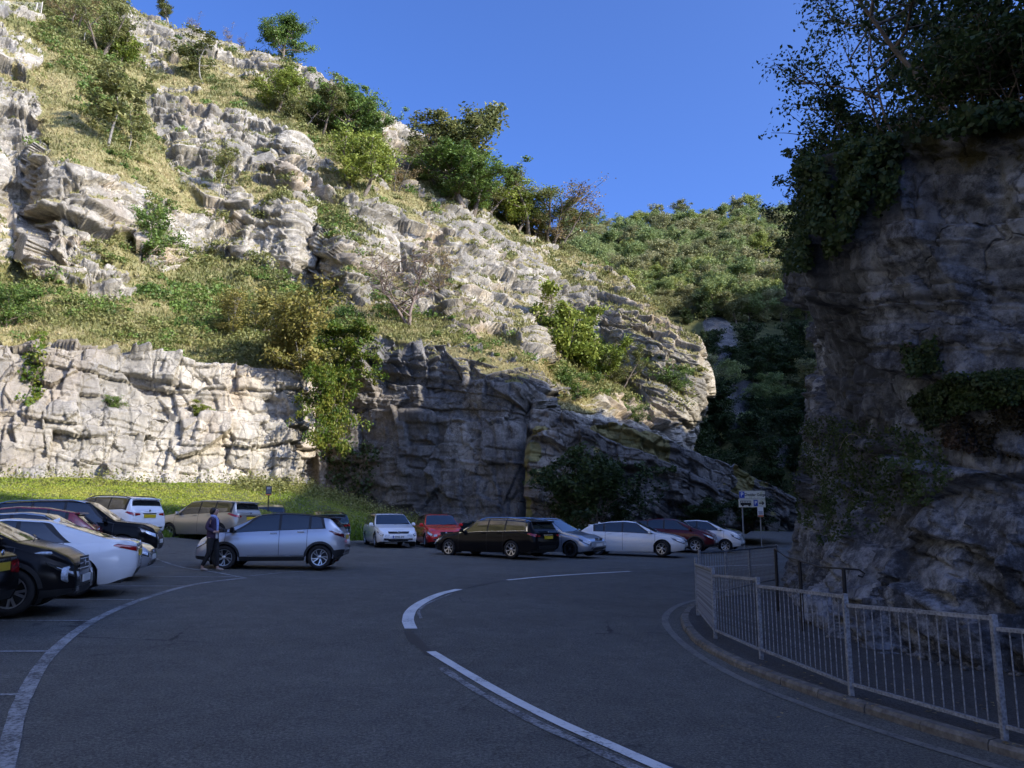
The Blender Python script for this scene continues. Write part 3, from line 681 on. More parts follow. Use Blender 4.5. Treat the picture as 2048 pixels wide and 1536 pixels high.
def leaf_quads(C, size, tint, up=0.3, rng=RNG, aspect=0.55, N=None):
    """one rhombic leaf at each point of C"""
    n = len(C); a = rng.normal(size=(n, 3)); 
    if N is not None: a = a * 0.8 + N
    a[:, 2] += up * rng.random(n); a /= np.linalg.norm(a, axis=1, keepdims=True)          # leaf normal
    t = rng.normal(size=(n, 3)); t -= a * (t * a).sum(1, keepdims=True); t /= np.linalg.norm(t, axis=1, keepdims=True) + 1e-9
    b = np.cross(a, t); s = (np.asarray(size) * rng.uniform(0.6, 1.35, n))[:, None]
    V = np.stack([C - t * s * .5, C + b * s * .5 * aspect + a * s * .08, C + t * s * .5, C - b * s * .5 * aspect + a * s * .08], 1).reshape(-1, 3)
    F = np.arange(4 * n).reshape(-1, 4); return V, F, np.repeat(tint, 4)
def blades(C, h, w, tint, rng=RNG, lean=0.45, N=None):
    n = len(C); az = rng.uniform(0, 2 * PI, n); s = np.stack([np.cos(az), np.sin(az), 0 * az], 1) * (np.asarray(w) * rng.uniform(.6, 1.3, n))[:, None] * .5
    hh = (np.asarray(h) * rng.uniform(.45, 1.25, n))[:, None]; d = np.stack([rng.normal(size=n) * lean, rng.normal(size=n) * lean, np.ones(n)], 1)
    V = np.stack([C - s, C + s, C + d * hh], 1).reshape(-1, 3); return V, np.arange(3 * n).reshape(-1, 3), np.repeat(tint, 3)
def cap01(x): return np.clip(x, 0.02, 0.98)

class Skel:
    def __init__(s, seed): s.rng = random.Random(seed); s.mb = MB(); s.tips = []; s.dens = []
    def limb(s, p, d, L, r, n=6, wob=0.18, up=0.12, rend=0.35, sides=6):
        pts = [Vector(p)]; d = Vector(d).normalized()
        for i in range(n):
            d = (d + Vector((s.rng.gauss(0, wob), s.rng.gauss(0, wob), s.rng.gauss(0, wob * .6) + up))).normalized()
            pts.append(pts[-1] + d * (L / n))
        s.mb.tube(pts, [r * (1 - (1 - rend) * i / n) for i in range(n + 1)], sides, caps=False); return pts, d
DENS = 1.9
def make_tree(name, seed, h=8.0, base=0.28, spread=0.42, shape='round', mains=13, subs=5, leaves=3600, leaf=0.2, clump=0.62, stems=1, trunk=0.035, lmat=None, wmat=None, flat=0.75, sparse=0.0, droop=0.0, lean=(0, 0)):
    """returns (trunk mesh, crown mesh); crown of leaf clumps round the twig ends"""
    sk = Skel(seed); R = sk.rng; tips = []
    for st in range(stems):
        a0 = R.uniform(0, 6.28); off = 0 if stems == 1 else 0.05 * h
        sd = Vector((math.cos(a0) * (0 if stems == 1 else .45) + lean[0], math.sin(a0) * (0 if stems == 1 else .45) + lean[1], 1))
        tp, _ = sk.limb((math.cos(a0) * off, math.sin(a0) * off, -0.03 * h), sd, h * (.86 if stems == 1 else R.uniform(.6, .88)), h * trunk / (stems ** .4), 9, 0.09, 0.10, 0.22, 7)
        for m in range(max(3, int(mains / stems))):
            t = base + (0.97 - base) * ((m + R.random()) / max(3, int(mains / stems))); k = min(8, int(t * 9)); p = tp[k].lerp(tp[min(9, k + 1)], t * 9 - k)
            q = (t - base) / (1 - base)
            env = {'round': math.sin(PI * (0.18 + 0.74 * q)) , 'cone': 1.05 - q * .85, 'wide': (1 - q) ** .4 * .9 + .25, 'column': .75 - abs(q - .4) * .5, 'fan': .45 + .6 * q}[shape]
            L = h * spread * env * R.uniform(.7, 1.25); az = R.uniform(0, 6.28)
            bp, d = sk.limb(p, (math.cos(az), math.sin(az), 0.25 + .75 * q - droop), L, h * trunk * .33 * (1 - .5 * q) + .01, 5, .2, .08 - droop * .3, .3, 5)
            for i in range(2, 6): tips.append((bp[i], .6 + .1 * i))
            for sbi in range(subs):
                i = R.randint(1, 5); az2 = R.uniform(0, 6.28)
                sp, _ = sk.limb(bp[i], (math.cos(az2), math.sin(az2), R.uniform(-.1, .8) - droop), L * R.uniform(.25, .55), h * trunk * .12 + .006, 3, .25, .06, .4, 4)
                tips += [(sp[-1], 1.0), (sp[-2], .8)]
    rng = np.random.default_rng(seed); T = np.array([tuple(p) for p, _ in tips]); W = np.array([w for _, w in tips])
    keep = rng.random(len(T)) > sparse; T = T[keep]; W = W[keep]
    W = W * rng.uniform(.25, 1.6, len(T)); n = int(leaves * DENS); leaf = leaf * 1.2; idx = rng.choice(len(T), n, p=W / W.sum())
    cl = h * .1 * clump; e = rng.normal(size=(n, 3)); e /= np.linalg.norm(e, axis=1, keepdims=True) + 1e-9
    C = T[idx] + e * (rng.random(n) ** .5)[:, None] * cl * rng.uniform(.6, 1.5, len(T))[idx][:, None] * np.array([1, 1, flat])
    tint = cap01(0.5 + 0.22 * rng.normal(size=len(T))[idx] + 0.15 * rng.normal(size=n))
    V, F, t = leaf_quads(C, np.full(n, leaf), tint, rng=rng, up=.8)
    crown = mesh_np('crown', V, F, lmat or LEAF_GREEN, False, {'tint': t})
    me = bpy.data.meshes.new('trunk'); me.from_pydata(sk.mb.v, [], sk.mb.f); me.materials.append(wmat or BARK)
    for p in me.polygons: p.use_smooth = True
    return me, crown
def put_tree(name, meshes, loc, s=1.0, rz=0.0, sz=None, tilt=(0, 0), **k):
    t = empty(name, loc, rz, **k); t.scale = (s, s, s if sz is None else sz); t.rotation_euler = (tilt[0], tilt[1], rz)
    link('trunk', meshes[0], t); link('crown', meshes[1], t); return t

# ---- turf, dry grass and scrub of the left slope (nobody could count it)
def left_cover():
    P, rk, U, Vp = LCLIFF['P'], LCLIFF['rk'], LCLIFF['U'], LCLIFF['V']; N = LCLIFF['N']
    rng = np.random.default_rng(3); nr, nc = U.shape
    e1 = P[1:, :-1] - P[:-1, :-1]; e2 = P[:-1, 1:] - P[:-1, :-1]; fn = np.cross(e2, e1); area = np.linalg.norm(fn, axis=-1)
    nz = np.abs(fn[..., 2]) / (area + 1e-9)
    veg = np.maximum(np.clip(1 - rk[:-1, :-1], 0, 1) * 0.9, .8 * LCLIFF['veg'][:-1, :-1]); veg[LCLIFF['rows'][:-1] < 4] *= .12
    inview = (U[:-1, :-1] > -60) & (Vp[:-1, :-1] > -60)
    w = (veg ** 1.6) * area * inview / (P[:-1, :-1, 1] ** .7); w = w.ravel(); w /= w.sum()
    def samp(n, ww=None):
        k = rng.choice(w.size, n, p=w if ww is None else ww); i, j = np.divmod(k, nc - 1); a, b = rng.random(n)[:, None], rng.random(n)[:, None]
        return P[i, j] + e1[i, j] * a + e2[i, j] * b, i, j
    C, i, j = samp(170000)
    dist = C[:, 1] / 60.0
    patch = fbm(C * .22, 3, 55) + .5 * fbm(C * .9, 2, 57)
    tint = cap01(0.52 - 0.75 * patch + 0.15 * rng.normal(size=len(C)))
    V, F, t = blades(C - np.array([0, 0, .04]), 0.26 * dist ** .5 * np.where(patch > .1, 1.3, .8), 0.15 * dist ** .7, tint, rng)
    link('slope_grass', mesh_np('grass', V, F, GRASS_DRY, False, {'tint': t}), kind='stuff', label='dry grass over the left slope')
    # low scrub: dense on the terrace above the quarry wall, patchy above
    brush = np.zeros((nr - 1, nc - 1)); Uu, Vv = U[:-1, :-1], Vp[:-1, :-1]
    for pl, k in (([(-60,545),(180,590),(262,590),(360,500),(480,510),(560,545),(700,590),(720,640),(640,690),(545,735),(400,725),(290,690),(180,650),(90,610),(-60,600)], 1.0),
                  ([(-60,600),(300,700),(540,735),(540,700),(-60,560)], .35),
                  ([(380,420),(480,450),(560,405),(700,410),(720,520),(660,470),(560,425),(480,480)], .9),
                  ([(690,500),(760,560),(790,610),(900,640),(730,620),(700,590)], .7),
                  ([(500,290),(660,400),(700,500),(640,480),(560,380)], .4),
                  ([(280,380),(350,400),(340,520),(260,480)], .8), ([(100,480),(260,480),(240,540),(80,520)], .5),
                  ([(80,0),(240,0),(260,120),(150,150),(60,110)], .7), ([(190,130),(300,240),(330,330),(210,340),(150,200)], .45), ([(1090,600),(1170,650),(1260,740),(1280,800),(1150,800),(1090,740)], .9),
                  ([(1270,700),(1400,740),(1400,780),(1330,790)], .3), ([(860,650),(1060,715),(1040,735),(860,690)], .35), ([(560,130),(760,260),(800,380),(690,330),(560,220)], .6)):
        m = inpoly(Uu + 12 * fbm(np.stack([Uu * .03, Vv * .03, 0 * Uu], -1), 2, 9), Vv, pl); brush[m] = np.maximum(brush[m], k)
    gap = smooth(-.25, .25, fbm(P[:-1, :-1] * .28, 3, 71) + .1)
    ww = (brush * gap + .05 * veg) * area * inview * np.clip(veg + .15, 0, 1); ww = ww.ravel(); ww /= ww.sum()
    C, i, j = samp(3600, ww)
    hue = fbm(C * .12, 2, 61) + 0.35 * rng.normal(size=len(C)); r = rng.uniform(.25, .95, len(C)) * (C[:, 1] / 55) ** .6
    for nm, mat, lo, hi in (('scrub_foliage', LEAF_OLIVE, -.32, 9), ('bramble_foliage', LEAF_GREEN, -9, -.32)):
        m = (hue > lo) & (hue <= hi); Cc, rr = C[m], r[m]; n = 62
        e = rng.normal(size=(len(Cc), n, 3)); e /= np.linalg.norm(e, axis=-1, keepdims=True); e[..., 2] = np.abs(e[..., 2]) * .85 - .05
        Q = (Cc[:, None] + e * (rng.random((len(Cc), n, 1)) ** .4) * rr[:, None, None]).reshape(-1, 3)
        tint = cap01(np.repeat(.5 + .2 * rng.normal(size=len(Cc)), n) + .13 * rng.normal(size=len(Q)))
        V, F, t = leaf_quads(Q, np.repeat(.22 * (Cc[:, 1] / 55) ** .8, n), tint, up=.6, rng=rng)
        link(nm, mesh_np('foliage', V, F, mat, False, {'tint': t}), kind='stuff')
left_cover()

# ---- grass of the bank
def bank_grass():
    rng = np.random.default_rng(4); G = BANK; nr, nc = G.shape[:2]; n = 90000
    r = rng.random(n) ** .9 * (nr - 1.01); c = (0.28 + .72 * rng.random(n)) * (nc - 1.01); i, j = r.astype(int), c.astype(int); a, b = (r - i)[:, None], (c - j)[:, None]
    C = G[i, j] * (1 - a) * (1 - b) + G[i + 1, j] * a * (1 - b) + G[i, j + 1] * (1 - a) * b + G[i + 1, j + 1] * a * b
    f = r / nr; u, v = proj(C)
    edge = smooth(.20, .02, f); foot = smooth(.5, .66, f) * smooth(480, 640, u)
    patch = fbm(C * .5, 3, 5)
    h = .055 + .22 * edge + .30 * foot * (rng.random(n) ** 2); tint = cap01(.5 + .45 * patch - .45 * edge + .12 * rng.normal(size=n))
    V, F, t = blades(C, h, .075 + .03 * edge, tint, rng, .5)
    link('bank_grass', mesh_np('grass', V, F, GRASS_LUSH, False, {'tint': t}), kind='stuff')
    # rough weeds along the foot of the wall
    m = rng.random(n) < .10 * smooth(.42, .56, f) * (f < .75) * np.where(u > 470, .8, .08); Q = C[m]
    k = 16; e = rng.normal(size=(len(Q), k, 3)) * np.array([.3, .25, .28]); e[..., 2] = np.abs(e[..., 2]); L = (Q[:, None] + e).reshape(-1, 3)
    V, F, t = leaf_quads(L, np.full(len(L), .13), cap01(.5 + .25 * rng.normal(size=len(L))), rng=rng)
    link('wall_foot_weeds', mesh_np('weeds', V, F, LEAF_OLIVE, False, {'tint': t}), kind='stuff')
bank_grass()

# ---- single trees and shrubs of the left slope
TR = {}
TR['oak'] = make_tree('oak', 101, 8, .25, .46, 'round', 16, 6, 5200, .21, .72, lmat=LEAF_GREEN)
TR['ash'] = make_tree('ash', 102, 8, .30, .34, 'column', 15, 5, 3000, .20, .62, lmat=LEAF_OLIVE, wmat=BARK_PALE, sparse=.25)
TR['lime'] = make_tree('lime', 103, 8, .22, .42, 'round', 15, 6, 4600, .20, .75, lmat=LEAF_LIME, stems=2)
TR['olive'] = make_tree('olive', 104, 8, .16, .45, 'round', 15, 6, 4400, .20, .75, lmat=LEAF_OLIVE, stems=3)
TR['rust'] = make_tree('rust', 105, 6, .15, .5, 'fan', 15, 7, 1500, .13, .8, lmat=LEAF_RUST, stems=4, trunk=.022, sparse=.2)
TR['bare'] = make_tree('bare', 106, 5, .12, .62, 'wide', 18, 12, 260, .12, .7, lmat=LEAF_RUST, wmat=m_plain('twig_grey', (0.22, 0.17, 0.145), .9), stems=2, trunk=.03)
TR['sapling'] = make_tree('sapling', 107, 7, .35, .30, 'round', 9, 4, 1300, .20, .62, lmat=LEAF_OLIVE, wmat=BARK_PALE, trunk=.012, sparse=.15)
TR['darkoak'] = make_tree('darkoak', 108, 8, .22, .52, 'wide', 20, 7, 8200, .22, .85, lmat=LEAF_GREEN)
TR['shrub'] = make_tree('shrub', 109, 4, .06, .55, 'round', 14, 6, 2400, .15, .95, lmat=LEAF_GREEN, stems=5, trunk=.02)
TR['limeshrub'] = make_tree('limeshrub', 110, 4, .06, .5, 'column', 14, 6, 2400, .15, .95, lmat=LEAF_LIME, stems=4, trunk=.02)
TR['yellow'] = make_tree('yellow', 111, 6, .12, .5, 'fan', 15, 7, 2600, .15, .9, lmat=LEAF_YELLOW, wmat=BARK_PALE, stems=4, trunk=.016)
NATH = {'oak': 8, 'ash': 8, 'lime': 8, 'olive': 8, 'rust': 6, 'bare': 5, 'sapling': 7, 'darkoak': 8, 'shrub': 4, 'limeshrub': 4, 'yellow': 6}
def slope_tree(kind, u, vb, vt, label, cat='tree', wide=1.0, d=None, rz=0.0, nm=None, back=0.0, tilt=(0, 0)):
    """a tree rooted where the slope shows pixel (u, vb), its top at row vt"""
    p, n = lookup(u, vb) if d is None else (at(u, vb, d), None); p = p + np.array([0, back, 0])
    H = abs(vb - vt) / FPX * p[1] * 1.08; s = H / NATH[kind]; wide = wide * (1.25 if cat == 'tree' else 1.1)
    if u > 840 and vb < 500: s *= 1.18; wide *= 1.15
    return put_tree(nm or {'tree': 'slope_tree', 'shrub': 'slope_shrub', 'sapling': 'sapling'}[cat], TR[kind], p - np.array([0, 0, .12]), s * wide, rz, s, tilt=tilt, label=label, category=cat)
slope_tree('darkoak', 567, 112, 22, 'lone round green tree on the bare skyline', wide=1.0)
slope_tree('ash', 338, 45, -8, 'leafy tree at the top edge above the skyline rocks', wide=1.2)
slope_tree('rust', 392, 58, 28, 'small brown leafed shrub on the skyline beside leafy tree', 'shrub')
slope_tree('rust', 458, 82, 44, 'thin reddish sapling standing alone on the skyline', 'sapling', .6)
slope_tree('rust', 488, 84, 60, 'tiny bare twiggy shrub on the skyline left of lone tree', 'shrub', .8)
slope_tree('sapling', 408, 170, 60, 'slim pale stemmed tree below the skyline rocks', 'tree', 1.3)
slope_tree('sapling', 212, 300, 120, 'tall slim sapling with pale trunk on the steep turf', 'tree', 1.15, rz=2)
slope_tree('sapling', 250, 305, 190, 'thin leaning sapling beside the tall slim one', 'sapling', .9, rz=4)
slope_tree('olive', 200, 110, -10, 'dense olive bush beside the wire fence', 'shrub', 1.0)
slope_tree('rust', 155, 60, -30, 'brown thicket behind the wire fence', 'shrub', 1.5)
slope_tree('limeshrub', 238, 120, 30, 'narrow bright green bush right of the brown thicket', 'shrub', 1.1)
slope_tree('lime', 548, 225, 118, 'light green bushy tree below the rock knob', 'tree', 1.05)
slope_tree('oak', 690, 290, 150, 'tall dark green tree on the ridge right of the rock knob', 'tree', .95)
slope_tree('oak', 742, 300, 192, 'green tree tucked behind the yellow green one on the ridge', 'tree', .9, rz=2)
slope_tree('olive', 640, 270, 165, 'olive brown tree left of the tall dark green one', 'tree', .95, rz=1)
slope_tree('lime', 715, 395, 235, 'bright yellow green tree with bare stems below', 'tree', .9, rz=1)
slope_tree('rust', 795, 380, 296, 'round rust brown shrub right of the yellow green tree', 'shrub', 1.25)
slope_tree('ash', 858, 360, 248, 'grey green airy tree beside the crag', 'tree', 1.1, rz=1)
slope_tree('ash', 905, 398, 205, 'tall airy tree rising above the crag', 'tree', 1.0, rz=3)
slope_tree('oak', 918, 420, 322, 'broad dark tree on the ridge with yellowing right side', 'tree', 1.3, rz=2)
slope_tree('olive', 968, 425, 345, 'yellowing tree at the end of the ridge clump', 'tree', 1.1, rz=2)
slope_tree('sapling', 990, 445, 390, 'slender pale stems standing in the gap of the ridge trees', 'sapling', 1.3)
slope_tree('lime', 1058, 470, 362, 'light green round tree on the ridge by the gap', 'tree', 1.0, rz=3)
slope_tree('rust', 1112, 492, 392, 'brown fan shaped bush at the foot of the ridge trees', 'shrub', 1.3, rz=3)
slope_tree('olive', 1095, 486, 400, 'olive bush between the light green round tree and brown bush', 'shrub', 1.2, rz=5)
slope_tree('olive', 885, 385, 290, 'olive tree filling the ridge clump under the tall airy tree', 'tree', 1.0, rz=4)
slope_tree('oak', 945, 432, 340, 'dark green tree at the centre of the ridge clump', 'tree', 1.0, rz=5)
slope_tree('lime', 1030, 462, 385, 'small light green tree left of the round ridge tree', 'tree', .9, rz=1)
slope_tree('olive', 605, 250, 160, 'olive bush right below the rock knob', 'shrub', 1.2, rz=2)
slope_tree('yellow', 448, 345, 270, 'small yellow leafed sapling on the grey rock face', 'sapling', 1.0)
slope_tree('sapling', 436, 412, 300, 'leaning sapling under the grey rock faces', 'sapling', .8, tilt=(0, .25))
slope_tree('shrub', 300, 520, 410, 'green bush hanging between two pale rock bands', 'shrub', 1.0)
slope_tree('bare', 822, 640, 520, 'bare grey twiggy hawthorn on the grassy terrace', 'tree', 1.15)
slope_tree('rust', 885, 590, 505, 'orange leafed shrub above the bare hawthorn', 'shrub', 1.0, rz=2)
slope_tree('yellow', 458, 675, 565, 'yellowing thicket of upright stems above the quarry wall', 'shrub', 1.25)
slope_tree('olive', 520, 670, 560, 'olive bush beside the yellowing thicket', 'shrub', 1.1, rz=1)
slope_tree('shrub', 15, 650, 560, 'bright leafy bush at the left end of the terrace', 'shrub', 1.1)
slope_tree('limeshrub', 1120, 720, 560, 'tall lime green bush filling the gully', 'shrub', .9)
slope_tree('limeshrub', 1150, 730, 600, 'yellow topped lime bush in front of the dark crag', 'shrub', 1.0, rz=2)
slope_tree('limeshrub', 1195, 760, 650, 'light green bush at the foot of the crag', 'shrub', 1.1, rz=4)
slope_tree('olive', 1240, 775, 690, 'reddish olive bush right of the light green one', 'shrub', 1.0, rz=2)
slope_tree('shrub', 1140, 800, 740, 'dark shaded bush below the lime bushes', 'shrub', 1.5, rz=1)
slope_tree('shrub', 1268, 850, 805, 'low bush on the pale bank under the headland', 'shrub', 1.4)
slope_tree('limeshrub', 405, 830, 795, 'small fresh green bush on the quarry bench', 'shrub', 1.5)
slope_tree('shrub', 225, 820, 790, 'small green tuft on the quarry bench at left', 'shrub', 1.5)
slope_tree('shrub', 1350, 790, 740, 'ivy patch on the nose of the headland', 'shrub', 1.2)

# the sycamores at the corner of the quarry wall
TR['maple'] = make_tree('maple', 121, 6, .02, .36, 'wide', 26, 8, 5600, .20, .85, lmat=LEAF_MAPLE, stems=5, trunk=.012, droop=.35)
TR['ymaple'] = make_tree('ymaple', 122, 6, .10, .42, 'fan', 18, 8, 3600, .18, .85, lmat=LEAF_YELLOW, wmat=BARK_PALE, stems=5, trunk=.014)
put_tree('sycamore_tree', TR['maple'], at(662, 868, 47.4), .62, .4, .92, label='bright green sycamore hanging over the corner of the quarry wall', category='tree')
put_tree('sycamore_tree', TR['ymaple'], at(612, 770, 48.6), 1.1, 1.4, 1.05, label='yellow brown young sycamore on top of the wall corner', category='tree')
put_tree('sycamore_tree', TR['ymaple'], at(555, 735, 50.0), .85, 3.1, .85, label='olive yellow thicket on the quarry wall left of its corner', category='tree')
put_tree('sycamore_tree', TR['maple'], at(700, 745, 55.0), .75, 2.4, .75, label='small green sycamore behind the corner tree', category='tree')
# ivy column on the quarry wall
def ivy_patch(name, S, poly, n, leaf, mat, out, label, cat='ivy', seed=1, step=1, tint0=.5, Nrm=None):
    P = S['P']; P = P.reshape(-1, 3); u, v = proj(P); m = np.nonzero(inpoly(u, v, poly) & (P[:, 1] > 0))[0]
    if len(m) == 0: return None
    rng = np.random.default_rng(seed); k = m[rng.integers(0, len(m), n)]; C = P[k]
    dens = fbm(C * 1.3, 3, seed + 3); keep = dens > (-.28 if leaf > .08 else -.5) + .25 * rng.random(n); C = C[keep]; dens = dens[keep]
    tc = CAM - C; tc /= np.linalg.norm(tc, axis=1, keepdims=True)
    C = C + tc * (rng.random(len(C)) * out * (0.4 + np.clip(dens + .3, 0, 1)))[:, None] + rng.normal(size=C.shape) * leaf * .5
    V, F, t = leaf_quads(C, np.full(len(C), leaf), cap01(tint0 + .5 * dens + .15 * rng.normal(size=len(C))), up=.5, rng=rng, N=tc, aspect=.75)
    return link(name, mesh_np('ivy', V, F, mat, False, {'tint': t}), label=label, category=cat)
ivy_patch('ivy', LCLIFF, [(70, 655), (92, 665), (85, 790), (60, 812), (30, 800), (50, 720)], 1100, .17, LEAF_MAPLE, .35, 'green ivy column hanging down the quarry wall', seed=5)
ivy_patch('ivy', LCLIFF, [(1340, 770), (1385, 760), (1400, 800), (1360, 830), (1330, 800)], 500, .24, LEAF_OLIVE, .5, 'olive ivy on the nose of the rock headland', seed=6)
ivy_patch('ivy', LCLIFF, [(640, 905), (700, 870), (760, 900), (740, 1000), (660, 980)], 900, .22, LEAF_DARK, .5, 'dark ivy at the foot of the shaded quarry wall', seed=7)

# round dark bush in front of the ledges
TR['roundbush'] = make_tree('roundbush', 131, 4.4, .04, .56, 'wide', 24, 8, 8000, .16, .95, lmat=LEAF_DARK, stems=6, trunk=.018)
put_tree('hazel_bush', TR['roundbush'], gnd(1185, 1078) * 0 + at(1185, 1068, 42.5), 1.12, 0, .98, label='big round dark green bush in front of the rock ledges', category='bush')
put_tree('hazel_bush', TR['roundbush'], at(1410, 1058, 47.0), .55, 1, .38, label='low dark bush behind the dark red car', category='bush')
put_tree('hazel_bush', TR['roundbush'], at(1500, 1050, 49.0), .6, 2, .4, label='low dark bush left of the parking sign', category='bush')

# ---- far wooded hill
def far_label(col, u, v, s, shade):
    size = 'small' if s < (.62 if shade else .85) else 'tall' if s > (.82 if shade else 1.1) else 'middling'
    if shade:
        where = 'gorge side ' + ('under the wood' if v < 720 else 'halfway down' if v < 830 else 'low down'); side = 'by the headland' if u < 1450 else 'left of middle' if u < 1490 else 'right of middle' if u < 1540 else 'by the rock face'
        return '%s %s tree, shaded %s, %s' % (size, col, where, side)
    where = 'on its skyline' if v < 478 else 'just below its skyline' if v < 510 else 'on its upper half' if v < 550 else 'on its lower half' if v < 600 else 'at its foot'
    side = 'left end' if u < 1225 else 'left part' if u < 1310 else 'middle' if u < 1400 else 'right part' if u < 1500 else 'right end'
    return '%s %s tree on far hill, %s, %s' % (size, col, side, where)
def far_wood():
    rng = np.random.default_rng(21)
    kinds = []
    for k, (mat, sh, spd) in enumerate(((LEAF_FAR1, 'round', .46), (LEAF_FAR2, 'round', .5), (LEAF_FAR1, 'wide', .52), (LEAF_FAR3, 'round', .44), (LEAF_FAR2, 'column', .5), (LEAF_DARK, 'round', .48))):
        kinds.append(make_tree('far', 200 + k, 8, .12, spd, sh, 15, 5, 3600, .27, .95, lmat=mat, trunk=.025))
    P = FHILL['P']; u, v = proj(P); spots = []
    words_c = ['mid green', 'olive', 'broad deep green', 'yellow green', 'grey green', 'dark green']
    tries = 0
    cand = []
    for i in range(P.shape[0] - 1):
        for j in range(P.shape[1]):
            if 1130 < u[i, j] < 1625 and v[i, j] < 1000 and not (u[i, j] < 1390 and v[i, j] > 660): cand.append((i, j))
    rng.shuffle(cand)
    taken = []
    for i, j in cand:
        p = P[i, j]; uu, vv = u[i, j], v[i, j]
        if FHILL['crag'][i, j] > .75: continue
        gap = 3.3 if vv > 630 else 5.6
        if vv < 560 and 1480 < uu < 1590 and 520 < vv: gap = 10
        if all((p[0] - q[0]) ** 2 + (p[1] - q[1]) ** 2 + (p[2] - q[2]) ** 2 > gap * gap for q in taken): taken.append(p)
        if len(taken) > 296: break
    taken.sort(key=lambda p: p[1])
    for n, p in enumerate(taken):
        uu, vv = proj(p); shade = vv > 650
        k = int(rng.choice(6, p=[.05, .03, .1, .0, .04, .78] if shade else [.26, .25, .2, .09, .14, .06])); s = rng.uniform(.7, 1.3) * (1.0 if not shade else .7)  # shaded side draws mostly dark leaves: its gloom is put into leaf colour
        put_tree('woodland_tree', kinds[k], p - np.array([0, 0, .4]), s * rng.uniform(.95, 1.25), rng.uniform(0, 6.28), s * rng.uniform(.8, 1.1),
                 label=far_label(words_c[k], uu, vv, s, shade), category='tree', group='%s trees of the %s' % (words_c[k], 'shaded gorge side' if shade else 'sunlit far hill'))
    return kinds
FARK = far_wood()
# scrub that fills between those trees
def far_scrub():
    rng = np.random.default_rng(22); P = FHILL['P']; nr, nc = P.shape[:2]; n = 480; i = rng.integers(0, nr - 2, n); j = rng.integers(30, nc - 1, n); C = P[i, j] + rng.normal(size=(n, 3)) * np.array([.8, .8, .1])
    k = 30; e = rng.normal(size=(n, k, 3)); e /= np.linalg.norm(e, axis=-1, keepdims=True); e[..., 2] = np.abs(e[..., 2])
    r = rng.uniform(.6, 1.6, n); Q = (C[:, None] + e * r[:, None, None]).reshape(-1, 3)
    V, F, t = leaf_quads(Q, np.full(len(Q), .42), cap01(np.repeat(.45 + .2 * rng.normal(size=n), k) + .12 * rng.normal(size=len(Q))), rng=rng)
    link('hill_scrub_foliage', mesh_np('foliage', V, F, LEAF_OLIVE, False, {'tint': t}), kind='stuff')
far_scrub()

